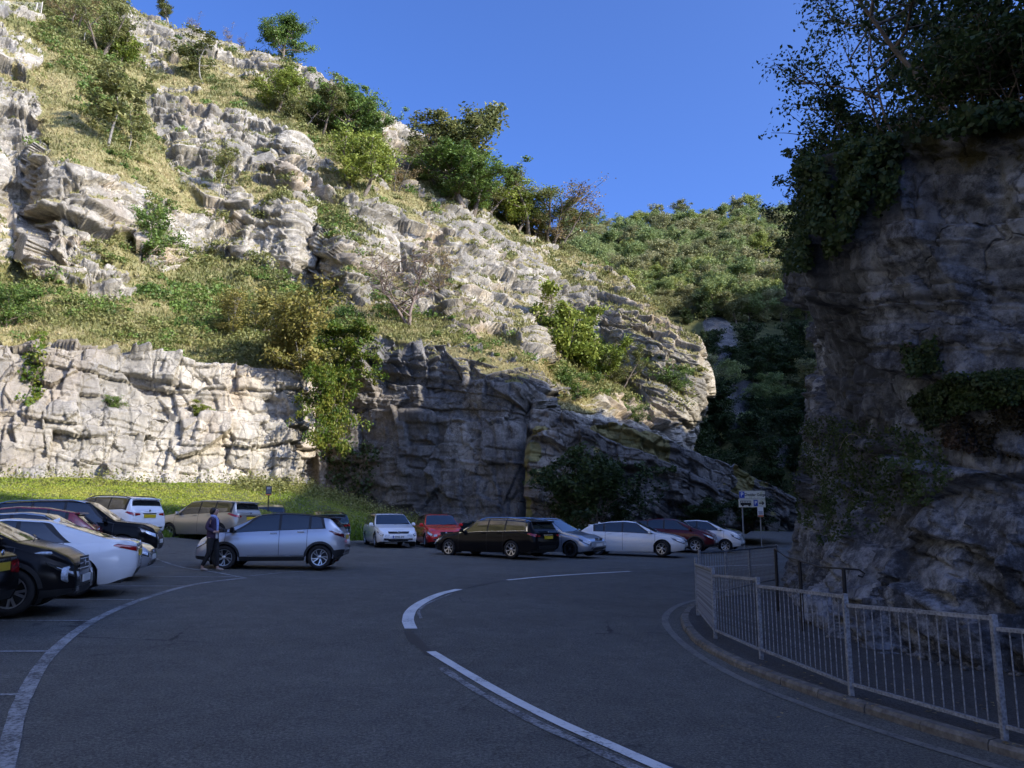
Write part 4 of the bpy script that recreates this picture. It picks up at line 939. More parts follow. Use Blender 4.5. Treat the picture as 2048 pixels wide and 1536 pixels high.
# ---- right rock face: ivy, brambles, the trees on top
def right_green():
    S = dict(P=RCLIFF['P'][:, 11:480])
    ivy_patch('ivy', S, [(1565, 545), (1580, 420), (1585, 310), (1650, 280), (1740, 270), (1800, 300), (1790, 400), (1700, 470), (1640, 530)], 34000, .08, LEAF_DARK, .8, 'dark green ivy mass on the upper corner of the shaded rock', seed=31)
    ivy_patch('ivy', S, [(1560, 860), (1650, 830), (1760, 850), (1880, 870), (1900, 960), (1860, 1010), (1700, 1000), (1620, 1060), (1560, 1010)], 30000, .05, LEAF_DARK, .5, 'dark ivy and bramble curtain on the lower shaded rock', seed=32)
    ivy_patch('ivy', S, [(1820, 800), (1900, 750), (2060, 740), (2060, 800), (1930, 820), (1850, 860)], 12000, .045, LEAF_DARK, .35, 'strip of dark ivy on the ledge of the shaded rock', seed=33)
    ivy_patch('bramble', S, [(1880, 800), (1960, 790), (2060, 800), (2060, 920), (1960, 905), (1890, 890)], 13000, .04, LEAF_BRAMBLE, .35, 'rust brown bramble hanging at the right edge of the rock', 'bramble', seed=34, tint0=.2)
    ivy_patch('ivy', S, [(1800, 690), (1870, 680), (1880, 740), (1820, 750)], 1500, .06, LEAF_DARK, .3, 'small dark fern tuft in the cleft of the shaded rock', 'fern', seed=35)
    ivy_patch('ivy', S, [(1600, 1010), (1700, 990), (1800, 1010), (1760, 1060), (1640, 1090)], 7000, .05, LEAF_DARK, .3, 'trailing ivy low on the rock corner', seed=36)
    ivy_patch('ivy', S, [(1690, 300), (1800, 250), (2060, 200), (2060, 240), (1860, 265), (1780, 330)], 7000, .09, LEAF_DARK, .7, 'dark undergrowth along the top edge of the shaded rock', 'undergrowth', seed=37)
    # pale dead stems
    rng = random.Random(7)
    for k, (u0, v0) in enumerate(((1700, 900), (1760, 880), (1690, 955))):
        y = np.interp(u0, [1560, 1700, 1900, 2048], [22, 16.0, 12.3, 10.2]); P = RCLIFF['P'][:300].reshape(-1, 3); u, v = proj(P); p = P[np.argmin((u - u0) ** 2 + (v - v0) ** 2 + 1e6 * (P[:, 1] < 2))]
        pts = [Vector(tuple(p + np.array([-.22, -.1, 0])))]; d = Vector((rng.uniform(-.2, .3), rng.uniform(-.6, .6), rng.uniform(-.2, .9))).normalized()
        for i in range(9):
            d = (d + Vector((rng.gauss(0, .12), rng.gauss(0, .25), -.22))).normalized(); pts.append(pts[-1] + d * .10)
        MB().tube(pts, [.007 * (1 - .07 * i) for i in range(10)], 5).build('dead_stem', BARK_PALE, label='thin pale dead bramble stem arching out of the ivy', category='stem', group='dead stems in the ivy')
    def top(u0, back=0):
        Q = RCLIFF['P'][299 + back]; u, v = proj(Q); return Q[np.argmin(np.abs(u - u0) + 1e4 * (Q[:, 1] < 3))]
    t1 = make_tree('beech', 301, 6.6, .06, .55, 'fan', 26, 12, 6200, .095, .62, lmat=LEAF_DARK, stems=6, trunk=.012, flat=.85)
    put_tree('cliff_tree', t1, top(1850, 2) - np.array([0, 0, .2]), .88, 1.0, label='dark spreading tree on top of the shaded rock', category='tree')
    t2 = make_tree('beech', 302, 5.4, .25, .50, 'fan', 16, 8, 3400, .10, .60, lmat=LEAF_DARK, stems=2, trunk=.016)
    put_tree('cliff_tree', t2, top(2010, 2) - np.array([0, 0, .2]), 1.0, .5, label='slender tree at the right edge above the rock', category='tree')
    t3 = make_tree('holly', 303, 4.0, .03, .42, 'round', 20, 8, 4300, .11, .8, lmat=LEAF_DARK, stems=3, trunk=.014)
    t4 = make_tree('briar', 304, 2.2, .02, .62, 'wide', 18, 8, 3000, .085, .95, lmat=LEAF_DARK, stems=6, trunk=.010)
    for u0, bk, sc, sz, rz, lab, tl in ((1672, 1, .95, .95, .2, 'dark shrub leaning out against the sky from the rock corner', (0, -.35)), (1625, 0, .8, .7, 1.2, 'dark ivy clad shrub on the left shoulder of the rock', (0, -.35)), (1735, 1, .8, .7, 2.2, 'dark shrub under the spreading tree', (0, -.2)), (1935, 2, .7, .6, 3.2, 'dark bush between the two trees on the rock', (0, 0))):
        put_tree('cliff_shrub', t3, top(u0, bk) - np.array([0, 0, .25]), sc, rz, sz, label=lab, category='shrub', tilt=tl)
    for k, (u0, bk, sc, lab) in enumerate(((1690, 0, .8, 'low briar bush at the brink of the rock, leftmost of the row'), (1760, 0, .7, 'low briar bush at the brink below the spreading tree'), (1800, 1, .9, 'briar bush round the foot of the spreading tree'), (1850, 0, .6, 'small briar bush overhanging the rock right of the spreading tree'), (1890, 1, 1.0, 'broad briar bush on the rock left of the slender tree'), (1950, 0, .7, 'small briar bush overhanging the rock below the slender tree'), (1985, 1, 1.0, 'broad briar bush round the foot of the slender tree'), (2040, 1, .9, 'briar bush on the rock cut by the right edge of view'))):
        put_tree('briar_bush', t4, top(u0, bk) - np.array([0, 0, .2]), sc, k * 1.3, sc * .8, label=lab, category='shrub', group='briars on the rock top')
right_green()
# ------------------------------------------------------------------ road markings, kerb, footway, railings, signs
PAINT_NEW = m_marking('road_paint', (0.72, 0.72, 0.70), 0.41)
PAINT_OLD = m_marking('road_paint_worn', (0.34, 0.345, 0.34), 0.49)
PAINT_GHOST = m_marking('road_paint_ghost', (0.34, 0.34, 0.33), 0.50)
PAINT_CREAM = m_marking('road_paint_edge', (0.19, 0.178, 0.15), 0.46)
TAR = m_plain('tar_seam', (0.018, 0.018, 0.020), 0.55, var=0.3)
KERB = NB('kerb_stone'); _p = KERB.pos(); _f = KERB.noise(_p, 9, 6, .7); _g = KERB.noise(_p, 60, 3, .7)
KERB.bsdf(KERB.mix(KERB.math('MULTIPLY', _g, .5), KERB.ramp(_f, [(.3, (.055, .05, .042)), (.5, (.13, .12, .105)), (.7, (.24, .225, .20))]), (.10, .095, .085)), .9, normal=KERB.bump(_g, .5, .01)); KERB = KERB.m
GALV = NB('galvanised_steel'); _p = GALV.coord(); _f = GALV.noise(_p, 8, 5, .7); _v = GALV.voro(_p, 40).outputs['Distance']
GALV.bsdf(GALV.ramp(GALV.math('ADD', GALV.math('MULTIPLY', _f, .7), GALV.math('MULTIPLY', _v, .5)), [(.3, (.08, .088, .10)), (.55, (.175, .19, .215)), (.8, (.29, .31, .34))]), GALV.ramp(_f, [(.3, .75), (.7, .5)]), .1); GALV = GALV.m
def dense(pts, step):
    """Catmull-Rom through ground points, evenly resampled"""
    P = np.array(pts, float); Q = []
    E = np.concatenate([[2 * P[0] - P[1]], P, [2 * P[-1] - P[-2]]])
    for i in range(1, len(E) - 2):
        for t in np.linspace(0, 1, 24, endpoint=False):
            a, b, c, d = E[i - 1], E[i], E[i + 1], E[i + 2]
            Q.append(.5 * (2 * b + (c - a) * t + (2 * a - 5 * b + 4 * c - d) * t * t + (3 * b - a - 3 * c + d) * t ** 3))
    Q = np.array(Q + [P[-1]]); s = np.concatenate([[0], np.cumsum(np.linalg.norm(np.diff(Q, axis=0), axis=1))])
    n = max(2, int(s[-1] / step)); ss = np.linspace(0, s[-1], n + 1); return np.stack([np.interp(ss, s, Q[:, k]) for k in range(3)], -1)
def side_vec(P):
    t = np.gradient(P[:, :2], axis=0); t /= np.linalg.norm(t, axis=1, keepdims=True) + 1e-9; return np.stack([-t[:, 1], t[:, 0]], -1)
def strip(px, width, mat, name, lift=.004, ragged=.0, seed=1, step=.12):
    P = dense(gnd(*np.array(px, float).T), step); n = side_vec(P); w = width / 2 * np.ones(len(P))
    if ragged: w = w * (1 + ragged * fbm(np.stack([P[:, 0] * 4, P[:, 1] * 4, 0 * w + seed], -1), 3, seed))
    V = np.concatenate([np.c_[P[:, :2] + n * w[:, None], P[:, 2]], np.c_[P[:, :2] - n * w[:, None], P[:, 2]]]); V[:, 2] = zg(V[:, 0], V[:, 1]) + lift
    m = len(P); i = np.arange(m - 1); F = np.stack([i, i + 1, i + 1 + m, i + m], -1)
    return link(name, mesh_np(name, V, F, mat), kind='structure')
# dark seam where the two road surfaces meet, then the lines over it
strip([(905, 1181), (960, 1170), (1020, 1160), (1140, 1151), (1260, 1144), (1400, 1136)], .10, TAR, 'tar_seam', .004, .6, 3)
strip([(815, 1262), (835, 1285), (868, 1312)], .16, TAR, 'tar_seam', .004, .5, 4)
strip([(1150, 1462), (1250, 1502), (1340, 1532), (1420, 1560)], .10, TAR, 'tar_seam', .004, .9, 5)
strip([(822, 1258), (816, 1240), (824, 1220), (848, 1203), (882, 1188), (918, 1179)], .19, PAINT_NEW, 'centre_line', .008, .06)
strip([(842, 1237), (838, 1222), (858, 1206), (905, 1187)], .05, PAINT_GHOST, 'ghost_line', .006, .4)
strip([(862, 1304), (930, 1345), (1010, 1391), (1110, 1442), (1210, 1487), (1330, 1540), (1480, 1604)], .125, PAINT_NEW, 'centre_line', .008, .06)
strip([(882, 1336), (960, 1386), (1060, 1440), (1160, 1487), (1270, 1537), (1400, 1592)], .10, PAINT_GHOST, 'ghost_line', .006, .3, 2)
strip([(1015, 1160.5), (1090, 1153.5), (1180, 1147.5), (1260, 1143)], .14, PAINT_NEW, 'centre_line', .008, .06)
strip([(1405, 1133.5), (1470, 1131.5), (1545, 1130)], .14, PAINT_NEW, 'centre_line', .008, .06)
strip([(-30, 1660), (10, 1530), (45, 1400), (105, 1305), (190, 1240), (290, 1197), (390, 1169), (490, 1156)], .135, PAINT_OLD, 'edge_line', .006, .12)
strip([(500, 1152), (560, 1146), (620, 1142)], .08, PAINT_GHOST, 'edge_line', .006, .3)
for k, (a, b) in enumerate((((-60, 1391), (48, 1390)), ((-60, 1304), (108, 1303)), ((-60, 1241), (188, 1242)), ((110, 1199.5), (268, 1200)), ((150, 1172), (375, 1172.5)), ((250, 1153), (475, 1154)), ((262, 1136), (330, 1134.5)))):
    strip([a, ((a[0] + b[0]) / 2, (a[1] + b[1]) / 2), b], .075, PAINT_OLD, 'bay_line', .0075, .15, k)
strip([(300, 1118), (360, 1134), (430, 1145), (490, 1156)], .10, PAINT_OLD, 'bay_line', .0085, .2)
strip([(165, 1252), (188, 1250)], .10, PAINT_OLD, 'bay_line', .0085, .2)
strip([(1398, 1199), (1362, 1209), (1338, 1224), (1330, 1242), (1345, 1268), (1395, 1310), (1490, 1362), (1640, 1422), (1800, 1476), (2000, 1537), (2200, 1600)], .115, PAINT_CREAM, 'edge_line', .006, .10)

# footway and kerb
KERB_PX = [(1640, 1172), (1560, 1180), (1480, 1190), (1410, 1200), (1378, 1212), (1362, 1238), (1385, 1276), (1440, 1312), (1520, 1348), (1640, 1392), (1790, 1440), (1920, 1480), (2060, 1520), (2250, 1580), (2500, 1665)]
KH = .08
KP = dense(gnd(*(np.array(KERB_PX, float) + np.array([0, 6.0])).T), .02); KP[:, 2] = zg(KP[:, 0], KP[:, 1])
_kn = side_vec(KP)
_c = KP.mean(0); 
if ((np.array([5.0, 12.0]) - KP[len(KP) // 2, :2]) * _kn[len(KP) // 2]).sum() < 0: _kn = -_kn        # towards the rock
def kerb():
    root = empty('kerb', tuple(KP[len(KP) // 2]), kind='structure'); org = KP[len(KP) // 2]
    s = np.concatenate([[0], np.cumsum(np.linalg.norm(np.diff(KP[:, :2], axis=0), axis=1))]); L = .62; n = int(s[-1] / L); rng = random.Random(4)
    for k in range(n):
        a, b = k * L + .006, (k + 1) * L - .006; t = np.linspace(a, b, 5); x = np.interp(t, s, KP[:, 0]); y = np.interp(t, s, KP[:, 1]); nx = np.interp(t, s, _kn[:, 0]); ny = np.interp(t, s, _kn[:, 1]); z = zg(x, y)
        jx = rng.gauss(0, .004); jz = rng.gauss(0, .004); V = []
        for i in range(5):
            for w, h in ((0 + jx, -.05), (.0 + jx, KH - .03 + jz), (.022 + jx, KH + jz), (.125, KH + jz + .002), (.125, -.05)): V.append((x[i] + nx[i] * w - org[0], y[i] + ny[i] * w - org[1], z[i] + h - org[2]))
        F = [(i * 5 + e, (i + 1) * 5 + e, (i + 1) * 5 + e + 1, i * 5 + e + 1) for i in range(4) for e in range(4)] + [(4, 3, 2, 1, 0), (20, 21, 22, 23, 24)]
        MB().add(V, F).build('kerb_stone', KERB, root)
kerb()
def footway():
    i = np.arange(0, len(KP), 6); A = KP[i, :2] + _kn[i] * .120; far = np.array([9.5, 13.5]); rows = []
    inner = []
    for p in A:
        # reach under the rock face: along the inward direction up to the rock plan line
        y = p[1]; x = np.interp(y, [q[1] for q in RC_PLAN[:10]], [q[0] for q in RC_PLAN[:10]]) + .8; inner.append((max(x, p[0] + .3), y + (.6 if y > 16 else 0)))
    inner = np.array(inner)
    for f in np.linspace(0, 1, 24): rows.append(A * (1 - f) + inner * f)
    P = np.stack(rows); Z = zg(P[..., 0], P[..., 1]) + KH - .004 + .008 * fbm(np.stack([P[..., 0], P[..., 1], 0 * P[..., 0]], -1), 3, 3); V = np.concatenate([P, Z[..., None]], -1)
    link('footway', mesh_np('footway', V.reshape(-1, 3), grid_faces(*V.shape[:2]), ASPHALT_PATH, True), kind='structure')
footway()

# pedestrian railings: posts and barred panels
def railing(name, base_px, tops, label, bars=.105, lift=KH):
    B = [gnd(u, v, lift) for u, v in base_px]; org = B[0]; root = empty(name, tuple(org), label=label, category='railing'); root.rotation_euler = (0, 0, 0); rng = random.Random(9)
    for b in B:
        h = tops[0]; MB().box((b[0] - org[0], b[1] - org[1], b[2] - org[2] + h / 2 - .01), (.048, .048, h + .02)).build('post', GALV, root, bevel=.004)
    for a, b in zip(B[:-1], B[1:]):
        d = b - a; L = math.hypot(d[0], d[1]); t = np.array([d[0], d[1], 0]) / L; ang = math.atan2(d[1], d[0])
        p = empty('panel', tuple((a + b) / 2 - org), ang, parent=root); hl = L / 2 - .028; slope = (d[2]) / L
        za, zb_ = tops[1], tops[2]
        def rail(z0, z1, nm, w):
            m = MB(); V = [];
            for x, z in ((-hl, z0 - slope * 0 + a[2] - (a[2] + b[2]) / 2), (hl, z1 + b[2] - (a[2] + b[2]) / 2)):
                V += [(x, -w, z - w), (x, w, z - w), (x, w, z + w), (x, -w, z + w)]
            m.add(V, [(0, 1, 5, 4), (1, 2, 6, 5), (2, 3, 7, 6), (3, 0, 4, 7), (3, 2, 1, 0), (4, 5, 6, 7)]); m.build(nm, GALV, p)
        rail(za, zb_, 'top_rail', .017); rail(.11, .10, 'bottom_rail', .015)
        n = max(3, int(round(2 * hl / bars)))
        me = None
        for k in range(1, n):
            x = -hl + 2 * hl * k / n; f = k / n; z0 = .11 * (1 - f) + .10 * f + (a[2] - b[2]) / 2 * (1 - 2 * f); z1 = za * (1 - f) + zb_ * f + (a[2] - b[2]) / 2 * (1 - 2 * f)
            if me is None:
                m = MB().tube([(0, 0, 0), (0, 0, 1)], .0065, 6, caps=False); me = bpy.data.meshes.new('bar'); me.from_pydata(m.v, [], m.f); me.materials.append(GALV)
                for q in me.polygons: q.use_smooth = True
            o = link('bar', me, p, loc=(x + rng.gauss(0, .002), 0, z0)); o.scale = (1, 1, z1 - z0)
    return root
railing('pedestrian_railing', [(1396, 1231), (1431, 1276), (1523, 1317), (1703, 1391), (2010, 1481), (2420, 1598), (3000, 1760)], (.97, .86, .94), 'galvanised steel railing curving along the kerb in the foreground')
railing('pedestrian_railing', [(1402, 1196), (1455, 1190), (1502, 1178), (1556, 1166)], (.98, .93, .93), 'grey railing on the far side of the footway corner')

# black iron handrail beside the rock
def handrail():
    P = [gnd(1557, 1222, KH), gnd(1607, 1262, KH), gnd(1697, 1290, KH)]; org = P[0]; root = empty('iron_handrail', tuple(org), label='black iron handrail posts between footway and rock', category='handrail'); H = (1.12, 1.05, 1.02); tops = []
    IRON = m_plain('black_iron', (0.010, 0.010, 0.011), .5, .3)
    for p, h in zip(P, H):
        q = p - org; MB().tube([q + np.array([0, 0, -.1]), q + np.array([0, 0, h])], .028, 8).build('post', IRON, root, shade=True); tops.append(q + np.array([0, 0, h]))
    e = tops[-1]; d = np.array([.95, -.3, 0]); curl = [e + d * .10 * i + np.array([0, 0, -.005 * i]) for i in range(3)] + [e + d * .27 + np.array([0, 0, -.06]), e + d * .24 + np.array([0, 0, -.11]), e + d * .18 + np.array([0, 0, -.09])]
    mid = [(tops[0] + tops[1]) / 2 + np.array([0, 0, -.05]), (tops[1] + tops[2]) / 2 + np.array([0, 0, -.04])]
    MB().tube([tops[0], mid[0], tops[1], mid[1], tops[2]] + curl[1:], .013, 7).build('rail', IRON, root, shade=True)
handrail()

# parking sign on two posts
def text_mesh(txt, size, mat, name='lettering', parent=None, loc=(0, 0, 0), rot=(0, 0, 0), align='CENTER', depth=.002, bold=0.0):
    cu = bpy.data.curves.new(name, 'FONT'); cu.body = txt; cu.size = size; cu.align_x = align; cu.align_y = 'CENTER'; cu.extrude = depth; cu.offset = bold
    o = bpy.data.objects.new(name, cu); COL.objects.link(o); bpy.context.view_layer.update()
    me = bpy.data.meshes.new_from_object(o.evaluated_get(bpy.context.evaluated_depsgraph_get())); bpy.data.objects.remove(o); bpy.data.curves.remove(cu)
    me.materials.clear(); me.materials.append(mat); return link(name, me, parent, loc=loc, rot=rot)
SIGN_W = NB('sign_face'); _p = SIGN_W.coord(); _f = SIGN_W.noise(_p, 3.0, 5, .7)
SIGN_W.bsdf(SIGN_W.mix(SIGN_W.ramp(_f, [(.5, 0.0), (.66, .6)]), (.62, .60, .50), (.30, .32, .10)), .5); SIGN_W = SIGN_W.m
SIGN_B = m_plain('sign_blue', (0.02, 0.06, 0.36), .4); SIGN_K = m_plain('sign_black', (0.012, 0.012, 0.012), .5); SIGN_WH = m_plain('sign_white', (.72, .72, .70), .5, var=.05); SIGN_O = m_plain('sign_orange', (.55, .16, .05), .5); POST_G = m_plain('post_grey', (.30, .30, .29), .6, .3)
def signs():
    D = 44.0; pa = at(1488, 1092, D); pa[2] = zg(pa[0], pa[1]); top = at(1488, 979, D)[2]; yaw = math.radians(10)
    r = empty('parking_sign', tuple(pa), yaw, label='cream parking direction sign with bus symbol and arrow on a post', category='sign')
    MB().tube([(0, 0, -.3), (0, 0, top - pa[2])], .04, 10).build('post', POST_G, r, shade=True)
    sc = D / FPX * 1.03
    def board(u0, u1, v0, v1, nm, dz=0):
        c = at((u0 + u1) / 2, (v0 + v1) / 2, D) - pa; w = (u1 - u0) * sc; h = (v1 - v0) * sc
        b = MB().box((0, 0, 0), (w, .03, h)).build(nm, SIGN_W, r); b.location = (c[0], -.06, c[2]); return b, w, h
    b, w, h = board(1478, 1531, 982, 997, 'sign_board')
    MB().box((-w * .40, -.018, 0), (h * .72, .006, h * .82)).build('parking_symbol', SIGN_B, b); text_mesh('P', h * .72, SIGN_WH, 'lettering', b, (-w * .40, -.024, 0), (PI / 2, 0, 0), bold=.006)
    text_mesh('Cheddar Gorge', h * .46, SIGN_K, 'lettering', b, (w * .10, -.018, 0), (PI / 2, 0, 0), bold=.004)
    b, w, h = board(1477, 1532, 998.5, 1014, 'sign_board')
    # bus symbol: body with windows, wheels
    m = MB(); m.box((-w * .24, -.018, h * .02), (w * .40, .005, h * .56)); m.build('bus_symbol', SIGN_K, b)
    for k in range(6): MB().box((-w * .24 + (k - 2.5) * w * .062, -.023, h * .14), (w * .046, .004, h * .17)).build('bus_window', SIGN_W, b)
    for k in (-1, 1): MB().lathe([(h * .13, 0), (.001, -.001)], 14, 'y', (-w * .24 + k * w * .12, -.024, -h * .27)).build('bus_wheel', SIGN_K, b)
    MB().box((w * .13, -.018, h * .02), (h * .55, .006, h * .76)).build('parking_symbol', SIGN_B, b); text_mesh('P', h * .62, SIGN_WH, 'lettering', b, (w * .13, -.024, h * .02), (PI / 2, 0, 0), bold=.006)
    MB().add([(w * .25, -.020, -.03), (w * .38, -.020, -.03), (w * .36, -.020, -h * .22), (w * .40, -.020, -h * .22), (w * .455, -.020, 0), (w * .40, -.020, h * .22), (w * .36, -.020, h * .22), (w * .38, -.020, .03), (w * .25, -.020, .03)], [(0, 1, 7, 8), (1, 2, 3, 4), (1, 4, 7), (4, 5, 6, 7)]).build('arrow', SIGN_K, b)
    # small notice on its own post
    D2 = 43.5; pb = at(1523.5, 1093, D2); pb[2] = zg(pb[0], pb[1]); r = empty('notice_sign', tuple(pb), yaw, label='small white notice with orange foot on a thin post', category='sign'); t = at(1522, 1014, D2)[2] - pb[2]; s2 = D2 / FPX * 1.03
    MB().tube([(0, 0, -.3), (0, 0, t)], .03, 8).build('post', POST_G, r, shade=True); zc = at(1522, 1024, D2)[2] - pb[2]
    b = MB().box((0, -.05, zc), (12 * s2, .02, 19 * s2)).build('sign_board', SIGN_WH, r); MB().box((0, -.063, zc - 7.6 * s2), (11.6 * s2, .004, 3.4 * s2)).build('orange_band', SIGN_O, b); MB().box((0, -.063, zc - 1.5 * s2), (9 * s2, .004, 7 * s2)).build('text_panel', m_plain('sign_grey', (.36, .36, .38), .6), b)
    # dark notice on the grass
    D3 = 38.6; pc = at(537, 1002, D3); r = empty('notice_sign', tuple(pc), 0, label='small dark notice board on a post in the grass', category='sign'); s3 = D3 / FPX * 1.03; H = 30 * s3
    MB().tube([(0, 0, -.5), (0, 0, H)], .025, 8).build('post', SIGN_K, r, shade=True); zc = 19.5 * s3
    b = MB().box((0, -.04, zc), (11.5 * s3, .02, 17.5 * s3)).build('sign_board', m_plain('sign_slate', (.045, .05, .065), .5), r); MB().box((0, -.053, zc - 7.6 * s3), (11.2 * s3, .004, 2.2 * s3)).build('orange_band', SIGN_O, b)
    MB().box((0, -.053, zc + 5.0 * s3), (7 * s3, .004, 4 * s3)).build('logo_panel', m_plain('sign_pale', (.35, .36, .38), .5), b)
    for k in range(3): MB().box((0, -.053, zc + (1.2 - 2.4 * k) * s3), (8.5 * s3, .004, .8 * s3)).build('text_line', m_plain('sign_text', (.25, .26, .28), .5), b)
signs()

# wire fence and posts high on the left slope
def slope_fence():
    WOOD = m_plain('fence_post', (.42, .39, .33), .8, var=.25); WIRE = m_plain('fence_wire', (.30, .31, .31), .5, .5)
    A, B, C = lookup(-30, 18)[0], lookup(72, 38)[0], lookup(60, 36)[0]
    root = empty('wire_fence', tuple(B), label='wire mesh fence with pale posts high on the slope', category='fence')
    for p, h, d in ((B, 1.5, (0.05, 0, 0)), (C, 1.2, (.25, 0, .1)), (A, 1.5, (0, 0, 0))):
        q = p - B + np.array(d) * 0; MB().tube([q + np.array([0, 0, -.3]), q + np.array([d[0], 0, h])], .06, 8).build('post', WOOD, root, shade=True)
    m = MB(); 
    for k in range(9):
        z = .15 + k * .155; m.tube([(0, 0, z), tuple((A - B) / 2 + np.array([0, 0, z])), tuple(A - B + np.array([0, 0, z]))], .008, 4)
    for k in range(40):
        f = k / 40; q = (A - B) * f; m.tube([tuple(q + np.array([0, 0, .15])), tuple(q + np.array([0, 0, 1.4]))], .007, 4)
    o = m.build('wire_mesh', WIRE, root); o['kind'] = 'stuff'
    for (u, v, vt, lab) in ((166, 86, 64, 'short pale fence post on the steep turf near the thicket'), (292, 147, 124, 'single pale post on the turf beside a boulder')):
        p = lookup(u, v)[0]; h = (v - vt) / FPX * p[1]; MB().tube([p + np.array([0, 0, -.3]), p + np.array([.05, 0, h])], .06, 8).build('fence_post', WOOD, shade=True, label=lab, category='post')
slope_fence()

# leaves and grit blown against the kerb
def litter():
    rng = np.random.default_rng(8); C = []
    for u, v in ((1425, 1288), (1455, 1300), (1523, 1330), (1545, 1335), (1630, 1362), (1705, 1398), (1860, 1425), (1965, 1408), (2010, 1490), (1380, 1262), (1440, 1277), (1600, 1352), (1750, 1405)):
        for k in range(5): C.append(gnd(u + rng.normal() * 14, v + rng.normal() * 5, KH + .006))
    for k in range(26): C.append(gnd(rng.uniform(1400, 1990), rng.uniform(1290, 1500), KH + .006))
    C = np.array(C); n = len(C); V, F, t = leaf_quads(C, np.full(n, .05), rng.random(n), rng=rng, N=np.tile([0, 0, 6.0], (n, 1)), aspect=.6)
    link('fallen_leaves', mesh_np('leaves', V, F, LEAF_RUST, False, {'tint': t}), kind='stuff')
litter()

# stones fallen from the rock on to the footway
def rubble():
    rng = np.random.default_rng(12); V, F, n = [], [], 0
    ico = [(0, 0, 1), (.9, 0, .4), (.28, .85, .4), (-.72, .53, .4), (-.72, -.53, .4), (.28, -.85, .4), (.72, .53, -.4), (-.28, .85, -.4), (-.9, 0, -.4), (-.28, -.85, -.4), (.72, -.53, -.4), (0, 0, -1)]
    tri = [(0, 1, 2), (0, 2, 3), (0, 3, 4), (0, 4, 5), (0, 5, 1), (1, 6, 2), (2, 7, 3), (3, 8, 4), (4, 9, 5), (5, 10, 1), (6, 7, 2), (7, 8, 3), (8, 9, 4), (9, 10, 5), (10, 6, 1), (6, 11, 7), (7, 11, 8), (8, 11, 9), (9, 11, 10), (10, 11, 6)]
    pl = np.array(RC_PLAN); 
    for k in range(110):
        y = rng.uniform(8.5, 21); x = np.interp(y, pl[:10, 1], pl[:10, 0]) - abs(rng.normal()) * .22 - .05; s = rng.uniform(.015, .06) * (1 + 1.2 * (rng.random() < .08)); z = zg(x, y) + KH + s * .3
        q = np.array(ico) * rng.uniform(.6, 1.2, (12, 3)) * s * np.array([1.2, 1, .7]); V.append(q + np.array([x, y, z])); F += [(a + n, b + n, c + n) for a, b, c in tri]; n += 12
    link('rock_rubble', mesh_np('rubble', np.concatenate(V), np.array(F), ROCK_MID, False, {'veg': np.zeros(n)}), kind='stuff')
rubble()
# ------------------------------------------------------------------ cars
GLASS = m_plain('car_glass', (0.012, 0.015, 0.018), 0.04, spec=0.75, var=0.05, coat=0.6)
TRIM = m_plain('black_trim', (0.012, 0.012, 0.013), 0.5, var=0.15)
RUBBER = m_plain('tyre_rubber', (0.012, 0.012, 0.013), 0.8, var=0.3)
ALLOY = m_plain('alloy', (0.55, 0.56, 0.58), 0.28, 0.85, var=0.08)
ALLOY_DARK = m_plain('alloy_dark', (0.03, 0.03, 0.032), 0.35, 0.5)
CHROME = m_plain('chrome', (0.75, 0.76, 0.78), 0.12, 1.0, var=0.03)
LAMP = m_plain('lamp_lens', (0.55, 0.60, 0.66), 0.06, spec=0.8, var=0.35, scale=30, coat=1.0)
LAMP_DARK = m_plain('lamp_bezel', (0.03, 0.032, 0.036), 0.08, spec=0.8, coat=1.0)
TAIL = m_plain('tail_lens', (0.28, 0.008, 0.010), 0.10, var=0.35, scale=20, coat=1.0)
TAIL_DARK = m_plain('tail_lens_dark', (0.075, 0.006, 0.010), 0.10, var=0.35, scale=20, coat=1.0)
PLATE_Y = m_plain('plate_yellow', (0.62, 0.44, 0.02), 0.4, var=0.06)
PLATE_W = m_plain('plate_white', (0.70, 0.71, 0.70), 0.4, var=0.04)
INK = m_plain('plate_ink', (0.01, 0.01, 0.012), 0.5)
BLUE = m_plain('plate_blue', (0.02, 0.06, 0.35), 0.4)

